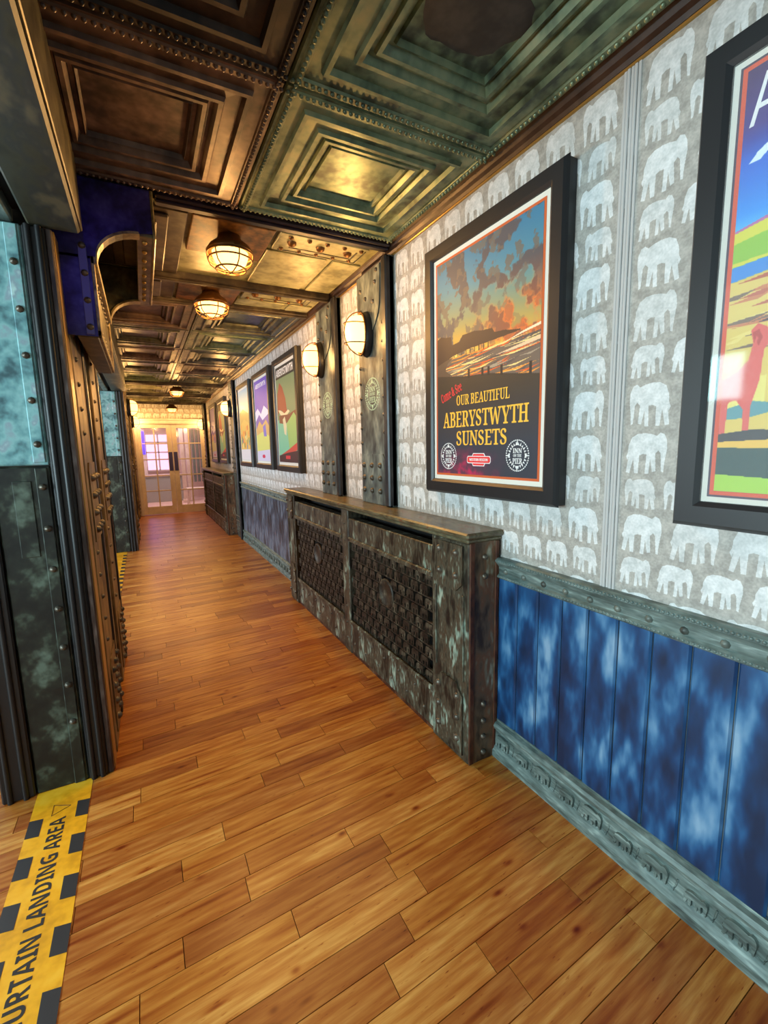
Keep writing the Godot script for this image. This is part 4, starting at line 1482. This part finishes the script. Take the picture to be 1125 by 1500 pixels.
func end_doors() -> void:
	var x0 := -0.10
	var x1 := 1.325
	var wb := struct("wall_back", "end wall above and beside the double doors")
	var b := B.new()
	b.box(P(-3.75, 0, BACK), P(x0 - 0.02, 2.66, BACK + 0.15))
	b.box(P(x0 - 0.02, 2.06, BACK), P(1.34, 2.66, BACK + 0.15))
	part("masonry", b, M.plaster_pale, wb)
	b = B.new()
	b.quad(P(-0.2, 2.06, BACK - 0.001), P(W, 2.06, BACK - 0.001), P(W, 2.5, BACK - 0.001), P(-0.2, 2.5, BACK - 0.001), Vector2(0, 0.45), Vector2(2.5, 0.45), Vector2(2.5, 0), Vector2(0, 0))
	part("wallpaper", b, M.wallpaper, wb)
	var tr := struct("trim_5", "white door casing and cornice")
	b = B.new()
	b.box(P(x0 - 0.03, 2.02, BACK - 0.03), P(W, 2.1, BACK + 0.05), 0.008)
	b.box(P(x0 - 0.03, 2.1, BACK - 0.05), P(W, 2.135, BACK + 0.05), 0.008)
	b.box(P(x0 - 0.03, 0, BACK - 0.02), P(x0 + 0.03, 2.02, BACK + 0.05), 0.006)
	b.box(P(x1 - 0.04, 0, BACK - 0.02), P(W, 2.02, BACK + 0.05), 0.006)
	part("casing", b, M.white_paint, tr)
	var mid := (x0 + x1) / 2 - 0.005
	var leafs := [[x0 + 0.03, mid - 0.002], [mid + 0.002, x1 - 0.04]]
	for i in 2:
		var a: float = leafs[i][0]
		var e: float = leafs[i][1]
		var d := struct("door_%d" % (i + 1), ["left", "right"][i] + " leaf of the white glazed double doors", P(0, 0, BACK + 0.02))
		var g0 := a + (0.075 if i == 0 else 0.1)
		var g1 := e - (0.1 if i == 0 else 0.075)
		b = B.new()
		b.box(P(a, 0.01, 0), P(g0, 2.02, 0.045), 0.004)
		b.box(P(g1, 0.01, 0), P(e, 2.02, 0.045), 0.004)
		b.box(P(g0, 0.01, 0), P(g1, 0.19, 0.045), 0.004)
		b.box(P(g0, 1.93, 0), P(g1, 2.02, 0.045), 0.004)
		part("frame", b, M.white_paint, d)
		var ys := [0.19, 0.54, 0.88, 1.24, 1.59, 1.93]
		var gm := (g0 + g1) / 2
		b = B.new()
		b.box(P(gm - 0.014, 0.19, 0.008), P(gm + 0.014, 1.93, 0.036), 0.004)
		part("muntin", b, M.white_paint, d)
		for k in 5:
			if k > 0:
				b = B.new()
				b.box(P(g0, ys[k] - 0.013, 0.009), P(g1, ys[k] + 0.013, 0.035), 0.004)
				part("muntin", b, M.white_paint, d)
			for j in 2:
				b = B.new()
				b.box(P([g0, gm][j], ys[k], 0.02), P([gm, g1][j], ys[k + 1], 0.024))
				part("pane", b, M.glass, d)
		b = B.new()
		var px := e - 0.09 if i == 0 else a + 0.012
		b.box(P(px, 0.98, -0.006), P(px + 0.078, 1.4, 0.0), 0.002)
		part("push_plate", b, M.push_plate, d).set_meta("label", "dark blue push plate")
	# the room beyond
	var wy := struct("wall_far", "walls of the bright room beyond the doors")
	b = B.new()
	b.box(P(-2.2, 0, 15.5), P(3.2, 2.8, 15.7))
	b.box(P(-2.4, 0, 11.42), P(-2.2, 2.8, 15.7))
	b.box(P(3.2, 0, 11.42), P(3.4, 2.8, 15.7))
	part("masonry", b, M.plaster_pale, wy)
	var cb := struct("ceiling_far", "ceiling of the room beyond the doors")
	b = B.new()
	b.box(P(-2.4, 2.8, 11.3), P(3.4, 2.95, 15.7))
	b.box(P(1.34, 0, 11.27), P(3.4, 2.8, 11.42))
	b.box(P(-2.4, 2.6, 11.3), P(3.4, 2.8, 11.42))
	part("slab", b, M.plaster_pale, cb)
	var w3 := struct("window_3", "tall window glowing pink behind the left door leaf")
	b = B.new()
	b.box(P(-0.25, 0.85, 15.46), P(0.78, 1.95, 15.49))
	part("lit_blind", b, M.lit_window, w3)
	b = B.new()
	for k in 4:
		var x := -0.25 + k * 0.343
		b.box(P(x - 0.02, 0.85, 15.42), P(x + 0.02, 1.95, 15.47))
	for y in [0.85, 1.4, 1.7, 1.95]:
		b.box(P(-0.27, y - 0.02, 15.42), P(0.8, y + 0.02, 15.47))
	part("window_frame", b, M.white_paint, w3)
	var led := thing("led_strip", "blue light strip beside the pink window, behind the left door", "light", P(0.04, 0, 14.7))
	b = B.new()
	b.box(Vector3(-0.04, 1.35, 0), Vector3(0.04, 2.0, -0.04), 0.01)
	part("tube_light", b, M.blue_led, led)
	b = B.new()
	b.box(Vector3(-0.05, 0.0, -0.03), Vector3(0.05, 2.05, -0.08), 0.01)
	part("post", b, M.white_paint, led)
	var l := OmniLight3D.new()
	l.name = "light"
	l.light_color = Color(0.3, 0.2, 1.0)
	l.light_energy = 0.12
	l.light_size = 0.1
	l.omni_range = 12.0
	l.omni_attenuation = 2.0
	l.shadow_enabled = true
	l.position = Vector3(0, 1.6, 0.06)
	led.add_child(l)
	var bar := thing("low_cabinet", "pale low counter seen through the lower panes of the doors", "counter", P(0.2, 0, 14.2))
	b = B.new()
	b.box(Vector3(-0.75, 0.0, 0), Vector3(0.75, 0.72, -0.4), 0.01)
	part("body", b, M.plaster, bar)
	b = B.new()
	b.box(Vector3(-0.8, 0.72, 0.03), Vector3(0.8, 0.76, -0.43), 0.008)
	part("counter_top", b, M.white_paint, bar)
	for k in 2:
		var po := thing("white_post", ["slim white post seen through the right door, farther from the blind", "slim white post seen through the right door, right beside the blind"][k], "post", P(0.96 + k * 0.17, 0, 13.6 + k * 0.4), 0.0)
		b = B.new()
		b.box(Vector3(-0.05, 0.1, 0.05), Vector3(0.05, 2.8, -0.05), 0.006)
		part("shaft", b, M.white_paint, po)
		b = B.new()
		b.box(Vector3(-0.07, 0, 0.07), Vector3(0.07, 0.1, -0.07), 0.006)
		part("foot", b, M.white_paint, po)
	var bl := thing("vertical_blind", "grey-teal vertical slat blind seen through the right door", "blind", P(1.62, 0, 14.6))
	b = B.new()
	b.box(Vector3(-0.45, 2.05, 0.03), Vector3(0.45, 2.12, -0.03), 0.006)
	part("headrail", b, M.white_paint, bl)
	for k in 8:
		b = B.new()
		b.t = Transform3D(Basis(Vector3.UP, 0.5), Vector3(-0.39 + k * 0.11, 0, 0))
		b.box(Vector3(-0.045, 0.5, 0.002), Vector3(0.045, 2.05, -0.002))
		part("slat", b, M.blind, bl)
	var tb := thing("side_table", "small white table behind the lower panes of the right door", "table", P(1.25, 0, 12.9))
	b = B.new()
	b.box(Vector3(-0.3, 0.42, 0.25), Vector3(0.3, 0.45, -0.25), 0.006)
	part("table_top", b, M.white_paint, tb)
	for q in [[-1, -1], [1, -1], [1, 1], [-1, 1]]:
		b = B.new()
		b.tube([Vector3(q[0] * 0.25, 0.42, q[1] * 0.2), Vector3(q[0] * 0.28, 0.0, q[1] * 0.23)], 0.014)
		part("leg", b, M.white_paint, tb)
	var panel := thing("ceiling_panel_light", "square white ceiling light in the room beyond the doors", "light", P(0.7, 2.8, 13.3))
	b = B.new()
	b.box(Vector3(-0.45, -0.03, -0.45), Vector3(0.45, 0.0, 0.45), 0.008)
	part("panel_frame", b, M.white_paint, panel)
	b = B.new()
	b.box(Vector3(-0.4, -0.034, -0.4), Vector3(0.4, -0.029, 0.4))
	part("diffuser_light", b, M.lit_window, panel)
	var al := AreaLight3D.new()
	al.name = "light"
	al.area_size = Vector2(0.8, 0.8)
	al.light_color = Color(1.0, 0.88, 0.86)
	al.light_energy = 6.5
	al.area_range = 15.0
	al.area_attenuation = 2.0
	al.shadow_enabled = true
	al.position = Vector3(0, -0.04, 0)
	al.rotation.x = -PI / 2
	panel.add_child(al)


func tape(sa: float, sb: float, label: String, words: bool) -> void:
	var o := thing("floor_tape", label, "tape", P(-0.405, 0, (sa + sb) / 2), 0.0, "hazard tapes on the floor")
	var h := (sb - sa) / 2
	var b := B.new()
	b.box(Vector3(-0.1, 0.0002, -h), Vector3(0.095, 0.001, h))
	part("yellow_band", b, M.tape_yellow, o)
	var s := sa
	var per := 0.186
	var off := 1.204 + 0.013
	while s < sb:
		var k: float = floor((s - off) / per)
		var a := off + k * per
		for q in [[0.052, 0.095, 0.0], [-0.1, -0.055, -0.035]]:
			var c0: float = maxf(a + q[2], sa)
			var c1: float = minf(a + q[2] + 0.092, sb)
			if c1 > c0:
				var z0 := -(c0 - (sa + sb) / 2)
				var z1 := -(c1 - (sa + sb) / 2)
				b = B.new()
				b.quad(Vector3(q[0], 0.0016, z0), Vector3(q[1], 0.0016, z0 + 0.008), Vector3(q[1], 0.0016, z1 + 0.008), Vector3(q[0], 0.0016, z1))
				part("black_block", b, M.tape_black, o)
		s += per
	if words:
		var turn := Basis(Vector3(0, 0, -1), Vector3(-1, 0, 0), Vector3(0, 1, 0))
		lettering("CURTAIN LANDING AREA", 0.76, 0.05, "Droid Sans", true, M.ink_black, o, Vector3(-0.004, 0.0014, -(1.605 - (sa + sb) / 2)), turn)
		b = B.new()
		var z := -(2.04 - (sa + sb) / 2)
		b.tube([Vector3(-0.03, 0.0014, z + 0.03), Vector3(0.03, 0.0014, z), Vector3(-0.03, 0.0014, z - 0.03)], 0.0014, 5, true)
		part("warning_triangle", b, M.ink_black, o)


# ------------------------------------------------------------------
func _ready() -> void:
	# camera
	var cam := Camera3D.new()
	cam.name = "camera"
	cam.fov = 97.45
	cam.near = 0.02
	cam.far = 60.0
	cam.transform = Transform3D(Basis(Vector3(0.88233, -0.020885, 0.470168), Vector3(0.085046, 0.989644, -0.11564), Vector3(-0.462883, 0.142018, 0.874968)).orthonormalized(), Vector3(0, 1.4, 0))
	add_child(cam)
	# sky, exposure
	var env := Environment.new()
	env.background_mode = Environment.BG_COLOR
	env.background_color = Color(0.72, 0.86, 0.9)
	env.background_energy_multiplier = 1.0
	env.tonemap_mode = Environment.TONE_MAPPER_LINEAR
	env.tonemap_exposure = 1.0
	env.sdfgi_enabled = true
	env.ssao_enabled = true
	env.ssil_enabled = true
	var we := WorldEnvironment.new()
	we.name = "environment"
	we.environment = env
	add_child(we)
	# daylight through the side room's two windows
	for q in [[0.3, 3.1, 26.0, Color(0.84, 0.97, 1.0)], [5.5, 3.5, 20.0, Color(0.92, 0.97, 1.0)]]:
		var al := AreaLight3D.new()
		al.name = "window_daylight"
		al.area_size = Vector2(q[1], 1.3)
		al.light_energy = q[2]
		al.light_color = q[3]
		al.area_range = 30.0
		al.area_attenuation = 2.0
		al.shadow_enabled = true
		al.position = P(-3.58, 1.5, q[0])
		al.rotation.y = -PI / 2
		add_child(al, true)
	materials()
	mat("seam", c8(188, 185, 184), 0.55)
	mat("violet_lit_rib", M.beam_dark.albedo_texture, 0.4, 0.2, Vector3(1.5, 1.5, 1.5)).albedo_color = c8(150, 130, 220)  # beam colour tinted violet for the violet light on the nearest rib
	mat("rust_dark", patina(41, [[0.2, c8(40, 30, 28)], [0.5, c8(72, 58, 54)], [0.8, c8(112, 100, 96)]]), 0.45, 0.3, Vector3(4, 1, 4))
	mat("gilt_dull", patina(42, [[0.2, c8(84, 70, 40)], [0.5, c8(140, 122, 76)], [0.8, c8(172, 154, 104)]]), 0.4, 0.4, Vector3(3, 3, 3))
	floor_and_planks()
	right_wall()
	ceiling()
	left_side()
	end_doors()

	# right-hand pilasters
	pilaster(P(W - 0.001, 0, 2.53), -PI / 2, "grey riveted pilaster just left of the sunset poster, with pale roundel", 1.0, true, 1.047)
	pilaster(P(W - 0.001, 0, 3.3), -PI / 2, "grey riveted pilaster standing right of the green and red poster", 1.0, true, 1.047)
	pilaster(P(W - 0.001, 0, 7.45), -PI / 2, "grey riveted pilaster beyond the three distant posters", 1.0, false)
	pilaster(P(W - 0.001, 0, 11.04), -PI / 2, "grey riveted pilaster against the end wall, right of the doors", 1.0, false)
	radiator_cover(1.437, 4.107, "large verdigris radiator cover under the two riveted pilasters", true)
	radiator_cover(7.75, 10.75, "distant dark radiator cover beside the double doors", false)

	# posters
	uvmat("print_sunset", print_sunset(), 0.5)
	for i in 4:
		uvmat("print_%d" % i, print_flat(i), 0.5)
	var hx := FW / 2 - 0.092
	var hy := FH / 2 - 0.092
	var o := framed_poster(1.5205, "black framed sunset poster with gold lettering above the radiator cover", M.print_sunset, M.border_orange)
	var z := 0.0461
	var px := func(u: float) -> float: return (u - 0.5) * 2 * hx
	var py := func(v: float) -> float: return (0.5 - v) * 2 * hy
	lettering("OUR BEAUTIFUL", 0.53 * 2 * hx, 0.044, "Droid Serif", true, M.ink_gold, o, Vector3(px.call(0.5), py.call(0.652), z))
	lettering("ABERYSTWYTH", 0.85 * 2 * hx, 0.07, "Droid Serif", true, M.ink_gold, o, Vector3(px.call(0.5), py.call(0.74), z))
	lettering("SUNSETS", 0.51 * 2 * hx, 0.064, "Droid Serif", true, M.ink_gold, o, Vector3(px.call(0.49), py.call(0.83), z))
	lettering("Come & See", 0.25 * 2 * hx, 0.042, "Droid Serif", true, M.ink_red, o, Vector3(px.call(0.17), py.call(0.61), z), Basis(Vector3.BACK, 0.3))
	emblem(0.062, M.ink_white, o, Vector3(px.call(0.14), py.call(0.915), z))
	emblem(0.062, M.ink_white, o, Vector3(px.call(0.84), py.call(0.91), z))
	var b := B.new()
	b.prism(PackedVector2Array([Vector2(-0.072, -0.016), Vector2(0.072, -0.016), Vector2(0.078, -0.008), Vector2(0.078, 0.008), Vector2(0.072, 0.016), Vector2(-0.072, 0.016), Vector2(-0.078, 0.008), Vector2(-0.078, -0.008)]), 0, 0.0008)
	b.prism(PackedVector2Array([Vector2(-0.045, 0.014), Vector2(0.045, 0.014), Vector2(0.036, 0.028), Vector2(-0.036, 0.028)]), 0, 0.0006)
	b.prism(PackedVector2Array([Vector2(-0.045, -0.014), Vector2(-0.036, -0.028), Vector2(0.036, -0.028), Vector2(0.045, -0.014)]), 0, 0.0006)
	part("totem_edge", b, M.ink_white, o, Vector3(px.call(0.48), py.call(0.93), z))
	b = B.new()
	b.prism(PackedVector2Array([Vector2(-0.069, -0.013), Vector2(0.069, -0.013), Vector2(0.075, -0.007), Vector2(0.075, 0.007), Vector2(0.069, 0.013), Vector2(-0.069, 0.013), Vector2(-0.075, 0.007), Vector2(-0.075, -0.007)]), 0, 0.0008)
	b.prism(PackedVector2Array([Vector2(-0.04, 0.016), Vector2(0.04, 0.016), Vector2(0.033, 0.025), Vector2(-0.033, 0.025)]), 0, 0.0008)
	b.prism(PackedVector2Array([Vector2(-0.04, -0.016), Vector2(-0.033, -0.025), Vector2(0.033, -0.025), Vector2(0.04, -0.016)]), 0, 0.0008)
	var tot := part("totem", b, M.ink_red, o, Vector3(px.call(0.48), py.call(0.93), z + 0.0006))
	lettering("WESTERN REGION", 0.12, 0.011, "Droid Sans", true, M.ink_white, tot, Vector3(0, 0, 0.001))
	o = framed_poster(0.297, "black framed poster of bright hills and a coral ram, cut by the frame edge", M.print_0, M.border_red, true)
	lettering("ABERYSTWYTH", 2 * hx - 0.022, 0.1, "Droid Sans", false, M.ink_white, o, Vector3(0, py.call(0.075), z))
	b = B.new()
	b.box(Vector3(-hx - 0.0155, -hy - 0.0155, 0.0434), Vector3(hx + 0.0155, hy + 0.0155, 0.0446))
	part("outer_border", b, M.border_dark, o)
	o = framed_poster(4.435, "black framed green and dark red poster, nearest of the three distant ones", M.print_1, M.border_pale)
	lettering("ABERYSTWYTH", 0.9 * 2 * hx, 0.07, "Droid Sans", true, M.ink_white, o, Vector3(px.call(0.5), py.call(0.062), z))
	o = framed_poster(5.455, "black framed violet and yellow mountain poster, middle of the three distant ones", M.print_2, M.border_pale)
	lettering("ABERYSTWYTH", 0.8 * 2 * hx, 0.05, "Droid Sans", true, M.ink_white, o, Vector3(px.call(0.5), py.call(0.07), z))
	framed_poster(6.49, "black framed sandy yellow seafront poster, farthest of the three distant ones", M.print_3, M.border_pale)
	framed_poster(8.5, "black framed poster above the distant radiator cover, its nearer one", M.print_1, M.border_dark)
	framed_poster(9.6, "black framed poster above the distant radiator cover, the one nearer the doors", M.print_2, M.border_dark)

	# lamps
	wall_lamp(P(W - 0.036, 2.09, 2.6), -PI / 2, "glowing caged wall lamp on the pilaster by the sunset poster", 0.45)
	wall_lamp(P(W - 0.036, 2.08, 3.42), -PI / 2, "glowing caged wall lamp on the second pilaster, beside the green poster", 0.45)
	wall_lamp(P(W - 0.036, 2.06, 7.55), -PI / 2, "glowing caged wall lamp on the pilaster beyond the three distant posters", 0.45)
	wall_lamp(P(W - 0.036, 2.0, 11.0), -PI / 2, "glowing caged wall lamp at the top right corner of the doors", 0.28)
	wall_lamp(P(-0.157, 2.09, 8.05), PI / 2, "glowing caged wall lamp on the far left pier, upper and nearer one", 0.45)
	wall_lamp(P(-0.157, 2.05, 11.0), PI / 2, "glowing caged wall lamp at the top left corner of the doors", 0.45)
	ceiling_lamp(P(0.485, CEIL - 0.014, 2.55), "largest glowing caged ceiling lamp, on the nearest brown board", 1.1)
	ceiling_lamp(P(0.51, CEIL - 0.014, 3.45), "second glowing caged ceiling lamp, on the farther brown board", 1.1)
	ceiling_lamp(P(0.6, CEIL - 0.005, 8.55), "small distant caged ceiling lamp over the end of the corridor", 1.1)
	ceiling_lamp(P(0.63, CEIL - 0.1, 10.8), "small caged ceiling lamp hanging just before the double doors", 0.5)

	tape(0.4, 2.18, "yellow and black hazard tape lettered for the curtain landing area, nearest", true)
	tape(3.62, 7.28, "worn yellow and black hazard tape farther down the floor", false)
